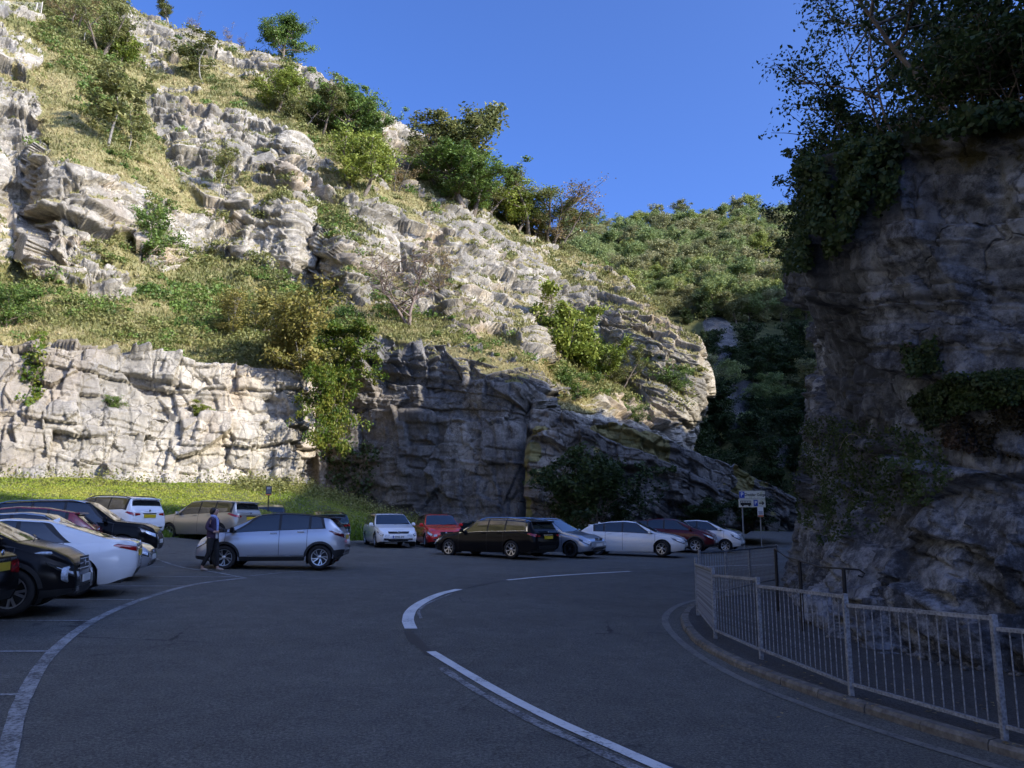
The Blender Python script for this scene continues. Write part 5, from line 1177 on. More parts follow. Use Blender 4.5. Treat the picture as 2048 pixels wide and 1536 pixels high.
_WH = {}
def wheel_meshes(R, kind):
    key = (round(R, 3), kind)
    if key in _WH: return _WH[key]
    w = 0.105; m = MB(); r0 = R * .68
    m.lathe([(r0, -w * .82), (R * .80, -w), (R * .93, -w * .92), (R * .985, -w * .70), (R, -w * .4), (R, w * .4), (R * .985, w * .70), (R * .93, w * .92), (R * .80, w), (r0, w * .82), (r0 * .97, w * .3)], 32)
    ty = bpy.data.meshes.new('tyre'); ty.from_pydata(m.v, [], m.f); ty.materials.append(RUBBER)
    for p in ty.polygons: p.use_smooth = True
    m = MB(); m.lathe([(r0, .086), (r0 * .955, .090), (r0 * .93, .06), (r0 * .90, -.02), (0.001, -.02)], 32)      # barrel
    dk = len(m.f)
    n, wd = {'five': (5, .24), 'seven': (7, .15), 'ten': (10, .10), 'swirl': (5, .20), 'dark': (5, .24)}[kind]
    rr = r0 * .97
    for k in range(n):
        a = 2 * PI * k / n; tw = .35 if kind == 'swirl' else 0
        for s in ((-1, 1) if kind in ('five', 'swirl') else (0,)):
            pts = []
            for t in (0.10, .4, .7, 1.0):
                aa = a + s * (.10 + .13 * t) + tw * t; hw = wd * rr * (.30 if s else .55) * (.75 + .35 * t)
                c = Vector((math.cos(aa), 0, math.sin(aa))) * rr * t; n_ = Vector((-math.sin(aa), 0, math.cos(aa)))
                y = .055 + .028 * t; pts.append((c + n_ * hw + Vector((0, y, 0)), c - n_ * hw + Vector((0, y, 0)), c - n_ * hw * 1.2 + Vector((0, y - .03, 0)), c + n_ * hw * 1.2 + Vector((0, y - .03, 0))))
            V = [p for q in pts for p in q]; F = []
            for i in range(3):
                for e in range(4): F.append((i * 4 + e, i * 4 + (e + 1) % 4, (i + 1) * 4 + (e + 1) % 4, (i + 1) * 4 + e))
            m.add(V, F)
    m.lathe([(r0 * .22, .03), (r0 * .22, .066), (r0 * .14, .078), (0.001, .080)], 16)
    m.lathe([(r0 * .99, .06), (r0 * 1.0, .094), (r0 * .93, .092), (r0 * .92, .06)], 32)
    ri = bpy.data.meshes.new('rim'); ri.from_pydata(m.v, [], m.f); ri.materials.append(ALLOY_DARK if kind == 'dark' else ALLOY); ri.materials.append(ALLOY_DARK)
    for i in range(dk): ri.polygons[i].material_index = 1
    for p in ri.polygons: p.use_smooth = True
    ri.set_sharp_from_angle(angle=math.radians(35))
    _WH[key] = (ty, ri); return _WH[key]

RF = np.array([0, .10, .30, .55, .80, .95, 1.0]); RY = np.array([.935, .968, .992, 1.0, .985, .955, .925])
class CarShape:
    def __init__(s, sp):
        s.sp = sp; wb, fo, ro, W, R = sp['wb'], sp['fo'], sp['ro'], sp['W'], sp['R']
        s.xF = wb / 2 + fo; s.xR = -wb / 2 - ro; s.ax = (wb / 2, -wb / 2); Ra = R + sp.get('gap', .045); s.Ra = Ra
        zs, zc = sp.get('sill', .20), R
        # stations
        X = list(np.linspace(s.xR, s.xF, 96)) + list(s.xF - .45 * (1 - np.cos(np.linspace(0, PI / 2, 14)))) + list(s.xR + .45 * (1 - np.cos(np.linspace(0, PI / 2, 14))))
        th0 = math.asin(max(-.95, (zs - zc) / Ra)); ths = np.linspace(th0, PI - th0, 27)
        arcs = []
        for a in s.ax:
            X = [x for x in X if abs(x - a) > Ra * math.cos(th0) + .004]; arcs.append((a, [a + Ra * math.cos(t) for t in ths])); X += arcs[-1][1]
            X += [a + Ra * math.cos(th0) + .006, a - Ra * math.cos(th0) - .006]
        X = np.array(sorted(X))[::-1]; X = X[np.concatenate([[True], np.abs(np.diff(X)) > 1e-4])]; s.X = X
        prof = np.array(sp['top'], float); xs = np.linspace(s.xR, s.xF, 400); zt = np.interp(xs, prof[::-1, 0], prof[::-1, 1])
        for _ in range(sp.get('round', 14)): zt[1:-1] = (zt[:-2] + 2 * zt[1:-1] + zt[2:]) / 4
        s.ztop = lambda x: np.interp(x, xs, zt)
        bel = np.array(sp['belt'], float); zb = np.interp(xs, bel[::-1, 0], bel[::-1, 1])
        for _ in range(20): zb[1:-1] = (zb[:-2] + 2 * zb[1:-1] + zb[2:]) / 4
        s.zbelt = lambda x: np.minimum(np.interp(x, xs, zb), s.ztop(x) - .035)
        def zlow(x):
            z = np.full_like(x, zs); z = np.maximum(z, zs + .06 * smooth(s.xF - .5, s.xF, x)); z = np.maximum(z, zs + .12 * smooth(s.xR + .55, s.xR, x))
            for a in s.ax:
                d = np.abs(x - a); m = d < Ra * math.cos(th0) + .003
                z = np.where(m, zc + np.sqrt(np.maximum(Ra ** 2 - d ** 2, 0)) * np.where(True, 1, 1), z); z = np.where(m & (d > Ra * .999), zc, z)
            return z
        zl = zlow(X)
        # below the wheel centre the arch closes towards the sill
        for a in s.ax:
            for i, x in enumerate(X):
                d = abs(x - a)
                if Ra * .965 < d <= Ra * math.cos(th0) + .003 or (d <= Ra * .9999 and zl[i] < zc): pass
        lf, lr = .55, .5; tf = np.clip((X - (s.xF - lf)) / lf, 0, 1); tr = np.clip(((s.xR + lr) - X) / lr, 0, 1)
        w = W / 2 * (1 - sp.get('kf', .30) * (1 - np.sqrt(np.maximum(0, 1 - tf ** 2.2)))) * (1 - sp.get('kr', .22) * (1 - np.sqrt(np.maximum(0, 1 - tr ** 2.2))))
        w *= 1 - .035 * np.clip((np.abs(X) - .4) / 1.8, 0, 1) ** 2
        zt_, zb_ = s.ztop(X), s.zbelt(X); n = len(X); Y = np.zeros((n, 13)); Z = np.zeros((n, 13))
        for k in range(7): Z[:, k] = zl + (zb_ - zl) * RF[k]; Y[:, k] = w * RY[k]
        # keep the body side's width a function of height, so arches do not pinch it
        zz0 = np.full_like(X, zs)
        for k in range(7):
            f = np.clip((Z[:, k] - zz0) / np.maximum(zb_ - zz0, .05), 0, 1); Y[:, k] = w * np.interp(f, RF, RY)
        dz = zt_ - zb_; lean = np.minimum(.30 * w, sp.get('lean', .36) * dz); ye = .925 * w - lean
        for k, g, q in ((7, .07, .04), (8, .46, .38), (9, .87, .84)): Z[:, k] = zb_ + dz * g; Y[:, k] = .925 * w - lean * q
        Z[:, 10] = zb_ + dz * .955; Y[:, 10] = ye * .95; Z[:, 11] = zb_ + dz * .988; Y[:, 11] = ye * .62; Z[:, 12] = zt_; Y[:, 12] = 0
        XX = np.repeat(X[:, None], 13, 1)
        # rake of nose and tail
        rf, rr = sp.get('rakef', .10), sp.get('raker', .06)
        sf = np.clip((XX - (s.xF - .7)) / .7, 0, 1) ** 1.5; sr = np.clip(((s.xR + .6) - XX) / .6, 0, 1) ** 1.5
        XX = XX - sf * (rf * smooth(.42, .95, Z) + .09 * smooth(.42, .16, Z)) + sr * (rr * smooth(.55, 1.25, Z) + .10 * smooth(.50, .22, Z))
        s.XX, s.Y, s.Z = XX, Y, Z
    def S(s, x, r, side=1):
        x = np.asarray(x, float); r = np.asarray(r, float)
        fi = np.interp(-x, -s.X, np.arange(len(s.X))); i = np.minimum(fi.astype(int), len(s.X) - 2); a = fi - i; k = np.minimum(r.astype(int), 11); b = r - k
        def g(A): return (A[i, k] * (1 - b) + A[i, k + 1] * b) * (1 - a) + (A[i + 1, k] * (1 - b) + A[i + 1, k + 1] * b) * a
        return np.stack([g(s.XX), g(s.Y) * side, g(s.Z)], -1)
    def patch(s, q, off=.006, nu=10, nv=5, side=1, both=False):
        """q: four (x, row) corners round the patch"""
        m = MB()
        for sd in ((1, -1) if both else (side,)):
            A, B, C, D = (np.array(c, float) for c in q); u = np.linspace(0, 1, nu)[None, :, None]; v = np.linspace(0, 1, nv)[:, None, None]
            XR = (A * (1 - u) + D * u) * (1 - v) + (B * (1 - u) + C * u) * v
            x, r = XR[..., 0], np.clip(XR[..., 1], 0, 12); P = s.S(x, r, sd)
            du = s.S(x - .02, r, sd) - s.S(x + .02, r, sd); dv = s.S(x, np.clip(r + .1, 0, 12), sd) - s.S(x, np.clip(r - .1, 0, 12), sd)
            N = np.cross(du, dv); N /= np.linalg.norm(N, axis=-1, keepdims=True) + 1e-9
            N *= np.sign((N * (P - np.array([0, 0, .7]))).sum(-1, keepdims=True) + 1e-9)
            m.add((P + N * off).reshape(-1, 3), grid_faces(nv, nu))
        return m
def lerp2(a, b, t): return (a[0] + (b[0] - a[0]) * t, a[1] + (b[1] - a[1]) * t)
def make_car(name, sp, label, loc, rz, scale=1.0, group=None):
    c = CarShape(sp); s = sp; root = empty(name, loc, rz, label=label, category='car', group=group or 'parked cars'); root.scale = (scale,) * 3
    P = sp['paint']; n = len(c.X)
    # shell
    V = np.concatenate([np.stack([c.XX, c.Y, c.Z], -1).reshape(-1, 3), np.stack([c.XX[:, :12], -c.Y[:, :12], c.Z[:, :12]], -1).reshape(-1, 3)]); F = []
    o2 = n * 13
    def R_(i, k): return i * 13 + k
    def L_(i, k): return i * 13 + 12 if k == 12 else o2 + i * 12 + k
    for i in range(n - 1):
        for k in range(12):
            F.append((R_(i, k), R_(i, k + 1), R_(i + 1, k + 1), R_(i + 1, k))); F.append((L_(i, k + 1), L_(i, k), L_(i + 1, k), L_(i + 1, k + 1)))
    for i, fl in ((0, False), (n - 1, True)):
        for k in range(12):
            q = (R_(i, k), L_(i, k), L_(i, k + 1), R_(i, k + 1)) if k < 11 else (R_(i, k), L_(i, k), R_(i, 12)); F.append(q[::-1] if fl else q)
    m = MB(); m.add(V, F); body = m.build('body', P, root, shade=True)
    body.data.set_sharp_from_angle(angle=math.radians(50))
    # dark underside and arch liners
    m = MB(); zs = s.get('sill', .20); hw = s['W'] / 2 * .90
    for a, b in ((c.xF - .25, c.ax[0] + c.Ra), (c.ax[0] - c.Ra, c.ax[1] + c.Ra), (c.ax[1] - c.Ra, c.xR + .25)): m.box(((a + b) / 2, 0, zs + .11), (abs(a - b), 2 * hw * .93, .2))
    m.box(((c.ax[0] + c.ax[1]) / 2, 0, zs + .25), (c.xF - c.xR - .7, 2 * hw * .62, .4)); m.build('underbody', TRIM, root)
    for a in c.ax:
        for sd in (1, -1):
            m = MB(); y0, y1 = sd * s['W'] / 2 * .955, sd * s['W'] / 2 * .55; N_ = 16; Vv = []
            for k in range(N_ + 1):
                t = -.5 + (PI + 1.0) * k / N_; Vv += [(a + (c.Ra + .012) * math.cos(t), y0, s['R'] + (c.Ra + .012) * math.sin(t)), (a + (c.Ra + .012) * math.cos(t), y1, s['R'] + (c.Ra + .012) * math.sin(t))]
            m.add(Vv, [(2 * k, 2 * k + 1, 2 * k + 3, 2 * k + 2) for k in range(N_)] + [tuple(2 * k + 1 for k in range(N_ + 1))]); m.build('wheel_arch', TRIM, root)
    # wheels
    ty, ri = wheel_meshes(s['R'], s.get('wheel', 'five'))
    for ai, a in enumerate(c.ax):
        for sd in (1, -1):
            w = empty('wheel', (a, sd * (s['W'] / 2 - .125), s['R']), 0, parent=root); st = s.get('steer', 0) if ai == 0 else 0
            w.rotation_euler = (0, .4 * a, (0 if sd > 0 else PI) + st); link('tyre', ty, w); link('rim', ri, w)
    # glass
    W_ = s['win']                                                # cowl, screen top, B, C pillar, end of side glass, roof rear, rear glass bottom
    xa, xt, xb, xc_, xd, xr, xg = W_; tap = s.get('taper', 0.0)
    c.patch([(xa + .10, 6.85), (xt + .06, 9.35), (xd - s.get('kick', .02) - .05 + tap, 9.35), (xd - .05, 6.85)], .006, 60, 12, both=True).build('window_surround', TRIM, root, shade=True)
    if s.get('surround'):
        for sd in (1, -1):
            c.patch([(xa - .10, 6.72), (xa - .10, 6.92), (xd - .03, 6.92), (xd - .03, 6.72)], .009, 30, 2, sd).build('window_trim', s['surround'], root); c.patch([(xt + .02, 9.22), (xt + .02, 9.42), (xd + .06, 9.42), (xd + .06, 9.22)], .009, 30, 2, sd).build('window_trim', s['surround'], root); c.patch([(xa - .10, 6.92), (xa + .02, 7.0), (xt + .06, 9.42), (xt - .02, 9.22)], .009, 2, 14, sd).build('window_trim', s['surround'], root); c.patch([(xd + .06, 9.42), (xd + .10, 9.22), (xd + .01, 6.92), (xd - .03, 6.92)], .009, 10, 2, sd).build('window_trim', s['surround'], root)
    p = .035; zlo, zhi = 7.0, 9.12
    def lo(x): return (x, zlo)
    f0, f1 = (xa - .12, zlo), (xt - .03, zhi)
    for sd in (1, -1):
        c.patch([f0, f1, (xb + p, zhi), (xb + p, zlo)], .011, 20, 10, sd).build('side_window', GLASS, root, shade=True)
        c.patch([(xb - p, zlo), (xb - p, zhi), (xc_ + p + tap, zhi), (xc_ + p, zlo)], .011, 20, 10, sd).build('side_window', GLASS, root, shade=True)
        if xd < xc_ - .12: c.patch([(xc_ - p, zlo), (xc_ - p, zhi), (xd + .02 - s.get('kick', .02), zhi - .05), (xd + .04, zlo + .15)], .011, 20, 10, sd).build('quarter_window', GLASS, root, shade=True)
    c.patch([(xa - .02, 9.75), (xa - .02, 12), (xt + .02, 12), (xt + .02, 9.75)], .006, 14, 8, both=True).build('windscreen', GLASS, root, shade=True)
    c.patch([(xr - .03, 9.9), (xr - .03, 12), (xg + .03, 12), (xg + .03, 9.9)], .006, 12, 8, both=True).build('rear_window', GLASS, root, shade=True)
    if s.get('roof'): c.patch([(xt - .02, 9.45), (xt - .02, 12), (xr + .02, 12), (xr + .02, 9.45)], .004, 20, 8, both=True).build('roof', s['roof'], root, shade=True)
    if s.get('roof'):
        for sd in (1, -1): c.patch([(xa - .05, 9.1), (xa - .05, 9.85), (xt, 9.85), (xt, 9.1)], .005, 12, 3, sd).build('pillar', s['roof'], root, shade=True); c.patch([(xr + .3, 9.2), (xr + .3, 10), (xg + .25, 10), (xg + .25, 9.2)], .004, 12, 3, sd).build('pillar', s['roof'], root, shade=True)
    # door seams and handles
    for sd in (1, -1):
        for x in (xa - .02, xb, xc_ + .06):
            c.patch([(x + .006, .6), (x + .006, 6.7), (x - .006, 6.7), (x - .006, .6)], .0025, 2, 12, sd).build('door_seam', TRIM, root)
        for x in (xb + .16, xc_ + .24):
            q = c.S(x, 5.15, sd); MB().box((q[0], q[1] + sd * .014, q[2]), (.19, .03, .035)).build('door_handle', s.get('handle', P), root, bevel=.008)
        # mirror
        q = c.S(xa - .22, 6.9, sd); mm = MB(); mm.box((q[0], q[1] + sd * .12, q[2] + .085), (.12, .19, .135), taper=.8); mm.box((q[0] - .01, q[1] + sd * .03, q[2] + .02), (.06, .09, .05)); mm.build('mirror', s.get('mirror', P), root, bevel=.03)
    if s.get('clad'):
        for sd in (1, -1):
            c.patch([(c.ax[0] - c.Ra + .01, 0), (c.ax[0] - c.Ra + .01, 1.3), (c.ax[1] + c.Ra - .01, 1.3), (c.ax[1] + c.Ra - .01, 0)], .006, 30, 4, sd).build('sill_cladding', TRIM, root, shade=True)
            for a in c.ax:
                m = MB(); Vv = []
                for k in range(19):
                    t = .12 + (PI - .24) * k / 18
                    for rr_ in (c.Ra - .004, c.Ra + .06):
                        x, z = a + rr_ * math.cos(t), s['R'] + rr_ * math.sin(t); fi = int(np.argmin(np.abs(c.X - x))); y = np.interp(z, c.Z[fi, :7], c.Y[fi, :7]); Vv.append((x, sd * (y + .012), z))
                m.add(Vv, [(2 * k, 2 * k + 1, 2 * k + 3, 2 * k + 2) for k in range(18)]); m.build('arch_cladding', TRIM, root, shade=True)
        for sd in (1, -1):
            c.patch([(c.xR + .005, 0), (c.xR + .005, 2.0), (c.ax[1] - c.Ra - .02, 2.0), (c.ax[1] - c.Ra - .02, 0)], .006, 10, 4, side=sd).build('rear_cladding', TRIM, root, shade=True)
            c.patch([(c.xF - .005, 0), (c.xF - .005, 1.5), (c.ax[0] + c.Ra + .02, 1.5), (c.ax[0] + c.Ra + .02, 0)], .006, 10, 4, side=sd).build('front_cladding', TRIM, root, shade=True)
    if s.get('strip'): 
        for sd in (1, -1): c.patch([(c.ax[0] - c.Ra - .25, 1.25), (c.ax[0] - c.Ra - .25, 1.5), (c.ax[1] + c.Ra + .05, 1.5), (c.ax[1] + c.Ra + .05, 1.25)], .012, 12, 2, sd).build('door_strip', CHROME, root)
    # lamps
    hl = s.get('hl', (.58, 3.1, 5.6)); 
    for sd in (1, -1):
        xe = c.xF - .012; h = c.patch([(xe, hl[1]), (xe, hl[2] - .1), (c.xF - hl[0], hl[2] + .35), (c.xF - hl[0] * .8, hl[1] + 1.0)], .007, 14, 5, sd).build('headlight', LAMP_DARK, root, shade=True)
        c.patch([(xe - .02, hl[1] + .35), (xe - .02, hl[2] - .45), (c.xF - hl[0] * .55, hl[2] - .15), (c.xF - hl[0] * .55, hl[1] + 1.0)], .011, 10, 4, sd).build('reflector', LAMP, h, shade=True)
        tl = s.get('tl', (.34, 3.3, 5.6)); xe = c.xR + .012
        t = c.patch([(xe, tl[1]), (xe, tl[2]), (c.xR + tl[0] * .8, tl[2] + .2), (c.xR + tl[0], tl[1] + .7)], .008, 12, 5, sd).build('tail_light', s.get('tail', TAIL), root, shade=True)
        # continuation over the flat end
        yy = c.Y[-1]; zz = c.Z[-1]; xx = c.XX[-1]
        y1 = np.interp(tl[1] + .5, range(13), yy); z0 = np.interp(tl[1], range(13), zz); z1 = np.interp(tl[2], range(13), zz); x0 = np.interp(tl[1], range(13), xx); x1 = np.interp(tl[2], range(13), xx)
        wl = s.get('tlw', .16); MB().add([(x0 - .008, sd * y1, z0), (x1 - .008, sd * y1, z1), (x1 - .008, sd * (y1 - wl), z1 - .02), (x0 - .008, sd * (y1 - wl), z0 + .03)], [(0, 1, 2, 3)]).build('lamp_panel', s.get('tail', TAIL), t)
        zz = c.Z[0]; yy = c.Y[0]; xx = c.XX[0]; y1 = np.interp(hl[1] + .5, range(13), yy); z0 = np.interp(hl[1], range(13), zz); z1 = np.interp(hl[2] - .1, range(13), zz); x0 = np.interp(hl[1], range(13), xx); x1 = np.interp(hl[2], range(13), xx)
        wl = s.get('hlw', .15); MB().add([(x0 + .008, sd * y1, z0), (x1 + .008, sd * y1, z1), (x1 + .008, sd * (y1 - wl), z1 - .01), (x0 + .008, sd * (y1 - wl), z0 + .02)], [(0, 1, 2, 3)]).build('lamp_panel', LAMP, h)
        if s.get('fog', True):
            z = .36; fx = np.interp(z, c.Z[0, :7], c.XX[0, :7]); fy = c.Y[0, 2] * .86; MB().box((fx - .015, sd * fy, z), (.05, .20, .085)).build('fog_lamp', LAMP_DARK, root, bevel=.01)
    # grille, intake, plates
    def face(front, z): i = 0 if front else -1; return float(np.interp(z, c.Z[i, :7], c.XX[i, :7]))
    g = s.get('grille', (.60, .56, .70)); xg_ = face(True, (g[1] + g[2]) / 2)
    def panel(front, z0, z1, hw0, hw1, off):
        d = 1 if front else -1; return MB().add([(face(front, z0) + d * off, -hw0, z0), (face(front, z0) + d * off, hw0, z0), (face(front, z1) + d * off, hw1, z1), (face(front, z1) + d * off, -hw1, z1)], [(0, 1, 2, 3)])
    gr = panel(True, g[1], g[2], g[0] / 2 * .9, g[0] / 2, .006).build('grille', TRIM, root)
    for k in range(3):
        z = g[1] + (g[2] - g[1]) * (k + .5) / 3; MB().box((face(True, z) + .010, 0, z), (.012, g[0] * .93, .012)).build('grille_bar', s.get('bars', CHROME), gr)
    panel(True, .27, .37, .42, .50, .006).build('air_intake', TRIM, root)
    z = s.get('fplate', .47); pl = MB().box((face(True, z) + .018, 0, z), (.02, .52, .112)).build('number_plate', PLATE_W, root)
    z2 = s.get('rplate', .75); MB().box((face(False, z2) - .018, 0, z2), (.02, .52, .112)).build('number_plate', PLATE_Y, root)
    MB().box((face(False, z2 + .09) - .012, 0, z2 + .09), (.02, .60, .028)).build('boot_trim', s.get('bars', CHROME), root)
    mm = MB(); mm.lathe([(.05, .0), (.05, .012), (.036, .016), (.001, .018)], 14, 'x', (face(True, (g[1] + g[2]) / 2) + .012, 0, (g[1] + g[2]) / 2 + .01)); mm.build('badge', CHROME, root, shade=True)
    mm = MB(); z = z2 + .19; mm.lathe([(.04, .0), (.04, -.012), (.001, -.016)], 14, 'x', (face(False, min(z, c.Z[-1, 6])) - .006, 0, z)); mm.build('badge', CHROME, root, shade=True)
    panel(False, s.get('sill', .2) + .14, s.get('sill', .2) + .26, .55, .60, .007).build('rear_diffuser', TRIM, root)
    # roof furniture
    if s.get('rails'):
        for sd in (1, -1):
            pts = [c.S(x, 9.75, sd) + np.array([0, 0, .0 if i in (0, 7) else .045]) for i, x in enumerate(np.linspace(xt - .10, xr + .02, 8))]; MB().tube(pts, .016, 6).build('roof_rail', s['rails'], root, shade=True)
    if s.get('spoiler'):
        q = c.S(xr + .02, 12)[2]; m = MB(); y = c.S(xr, 10.0)[1]
        m.add([(xr + .16, -y, q + .0), (xr + .16, y, q + .0), (xr - .15, y * .96, q - .02), (xr - .15, -y * .96, q - .02), (xr + .14, -y, q - .05), (xr + .14, y, q - .05), (xr - .13, y * .96, q - .07), (xr - .13, -y * .96, q - .07)], [(0, 1, 2, 3), (7, 6, 5, 4), (0, 4, 5, 1), (1, 5, 6, 2), (2, 6, 7, 3), (3, 7, 4, 0)]); m.build('spoiler', s.get('roof') or P, root, bevel=.01)
    if s.get('aerial'): q = c.S(xr + .2, 12); MB().tube([q, q + np.array([-.16, 0, .2])], [.006, .003], 5).build('aerial', TRIM, root)
    if s.get('fin'): q = c.S(xr + .25, 12); MB().add([(q[0] + .1, 0, q[2] - .01), (q[0] - .08, .02, q[2] - .01), (q[0] - .08, -.02, q[2] - .01), (q[0] - .07, 0, q[2] + .06)], [(0, 1, 3), (0, 3, 2), (1, 2, 3)]).build('shark_fin', P, root)
    zq = np.interp((xg + xr) / 2, c.X[::-1], c.Z[::-1, 12]); q = c.S(xg + .05, 12); q2 = c.S(xg + .12, 10.9); MB().tube([q + np.array([-.02, 0, .012]), q2 + np.array([-.02, 0, .02])], .009, 5).build('wiper', TRIM, root)
    q = c.S(xa + .02, 11.9); q2 = c.S(xa - .10, 10.2); MB().tube([q + np.array([0, 0, .015]), q2 + np.array([0, 0, .02])], .009, 5).build('wiper', TRIM, root)
    for f, pv in ((sp.get('extra'), None),):
        if f: f(c, root)
    return root, c, pl

def style(kind, L, W, H, wb, fo, paint, **k):
    """silhouettes: the top line, belt and glass stations from a few proportions"""
    ro = L - wb - fo; xF, xR = wb / 2 + fo, -wb / 2 - ro; R = k.pop('R', .325)
    sp = dict(wb=wb, fo=fo, ro=ro, W=W, R=R, paint=paint)
    if kind == 'hatch':
        hood, cowl = .74, .98; xa = xF - L * .265; xt = xa - L * .185; xr = xR + L * .13; xg = xR + .12
        sp['top'] = [(xF, .62), (xF - .07, hood), (xF - .45, .86), (xa, cowl), (xt, H - .05), (xt - .45, H), (xt - 1.1, H - .03), (xr, H - .15), (xg, 1.05), (xR, .95)]
        sp['belt'] = [(xF, .60), (xF - .5, .76), (xa, .90), (0, .93), (xR + .5, 1.0), (xR, .90)]
    elif kind == 'estate':
        hood, cowl = .70, .96; xa = xF - L * .275; xt = xa - L * .165; xr = xR + L * .06; xg = xR + .12
        sp['top'] = [(xF, .60), (xF - .08, hood), (xF - .5, .84), (xa, cowl), (xt, H - .05), (xt - .5, H), (xt - 1.4, H - .01), (xr, H - .10), (xg, 1.0), (xR, .92)]
        sp['belt'] = [(xF, .58), (xF - .5, .74), (xa, .88), (0, .92), (xR + .5, .97), (xR, .88)]
    elif kind == 'suv':
        hood, cowl = .88, 1.08; xa = xF - L * .255; xt = xa - L * .16; xr = xR + L * .06; xg = xR + .13
        sp['top'] = [(xF, .74), (xF - .07, hood), (xF - .4, 1.0), (xa, cowl), (xt, H - .05), (xt - .5, H), (xt - 1.3, H - .015), (xr, H - .08), (xg, 1.14), (xR, 1.05)]
        sp['belt'] = [(xF, .72), (xF - .5, .90), (xa, 1.0), (0, 1.03), (xR + .5, 1.10), (xR, 1.0)]
    elif kind == 'saloon':
        hood, cowl = .70, .95; xa = xF - L * .285; xt = xa - L * .165; xr = xR + L * .27; xg = xR + L * .115
        sp['top'] = [(xF, .60), (xF - .08, hood), (xF - .5, .83), (xa, cowl), (xt, H - .05), (xt - .4, H), (xr + .3, H - .04), (xr, H - .12), (xg, 1.03), (xR + .12, .99), (xR, .93)]
        sp['belt'] = [(xF, .58), (xF - .5, .74), (xa, .87), (0, .91), (xR + .5, .95), (xR, .88)]
    elif kind == 'mono':                                   # short nose, one-box line
        hood, cowl = .84, 1.08; xa = xF - L * .20; xt = xa - L * .22; xr = xR + L * .105; xg = xR + .13
        sp['top'] = [(xF, .72), (xF - .07, hood), (xF - .35, .97), (xa, cowl), (xt, H - .05), (xt - .5, H), (xt - 1.1, H - .03), (xr, H - .14), (xg, 1.12), (xR, 1.0)]
        sp['belt'] = [(xF, .70), (xF - .5, .88), (xa, .99), (0, 1.03), (xR + .5, 1.10), (xR, .98)]
    xb = xt - (xt - xr) * .33 if kind != 'saloon' else xt - (xt - xr) * .45
    xc = -wb / 2 + .30; xd = xr + (.10 if kind != 'saloon' else -.02)
    if kind in ('hatch', 'mono'): xd = max(xd, -wb / 2 - .10)
    sp['win'] = [xa, xt, (xt + xc) / 2 + .12 if kind != 'saloon' else (xt + xc) / 2 + .05, xc, min(xd, xc - .02), xr, xg]
    if kind == 'saloon': sp['taper'] = .42; xc -= .12; sp['win'][3] = xc; sp['win'][4] = xc - .02
    if kind in ('suv', 'mono'): sp.update(grille=(.72, .66, .80), fplate=.50, rplate=.88, sill=.24, hl=(.50, 3.4, 5.7), tl=(.34, 3.6, 5.9))
    sp.update(k); return sp
def on_ground(u, v): return gnd(u, v)
def two_wheels(sp, pf, pr, side):
    """place by the photo pixels of the near front and near rear wheel's contact; side +1 when the near side is the car's left"""
    a, b = gnd(*pf), gnd(*pr); d = a - b; rz = math.atan2(d[1], d[0]); left = np.array([-math.sin(rz), math.cos(rz), 0]); sc = np.hypot(d[0], d[1]) / sp['wb']
    if sc < .97: rz = math.atan2(d[1], d[0]); rz = math.copysign(math.acos(max(-1, min(1, d[0] / sp['wb']))), 1); sc = 1.0; left = np.array([-math.sin(rz), math.cos(rz), 0])
    mid = (a + b) / 2 - left * side * (sp['W'] / 2 - .12) * sc; mid[2] = zg(mid[0], mid[1]); return tuple(mid), rz, sc
def seat(x, y): return (x, y, float(zg(x, y)))

PAINT = dict(white=m_paint('paint_white', (0.80, 0.81, 0.81), 0, .25, .10), audi=m_paint('paint_white_gloss', (0.82, 0.83, 0.84), 0, .22, .12), silver=m_paint('paint_silver', (0.46, 0.48, 0.52), .55, .30), grey=m_paint('paint_silver_blue', (0.42, 0.45, 0.50), .6, .28),
             champ=m_paint('paint_champagne', (0.36, 0.33, 0.28), .5, .32), black=m_paint('paint_black', (0.006, 0.006, 0.007), 0, .16, .05, 0.0), red=m_paint('paint_red', (0.60, 0.018, 0.016), 0, .25, .08), darkred=m_paint('paint_dark_red', (0.085, 0.006, 0.010), .1, .25, .1, .3),
             green=m_paint('paint_dark_green', (0.012, 0.035, 0.030), .2, .25), graphite=m_paint('paint_graphite', (0.06, 0.065, 0.07), .4, .3), gloss_black=m_paint('roof_black', (0.006, 0.006, 0.007), 0, .4, .02, .0))

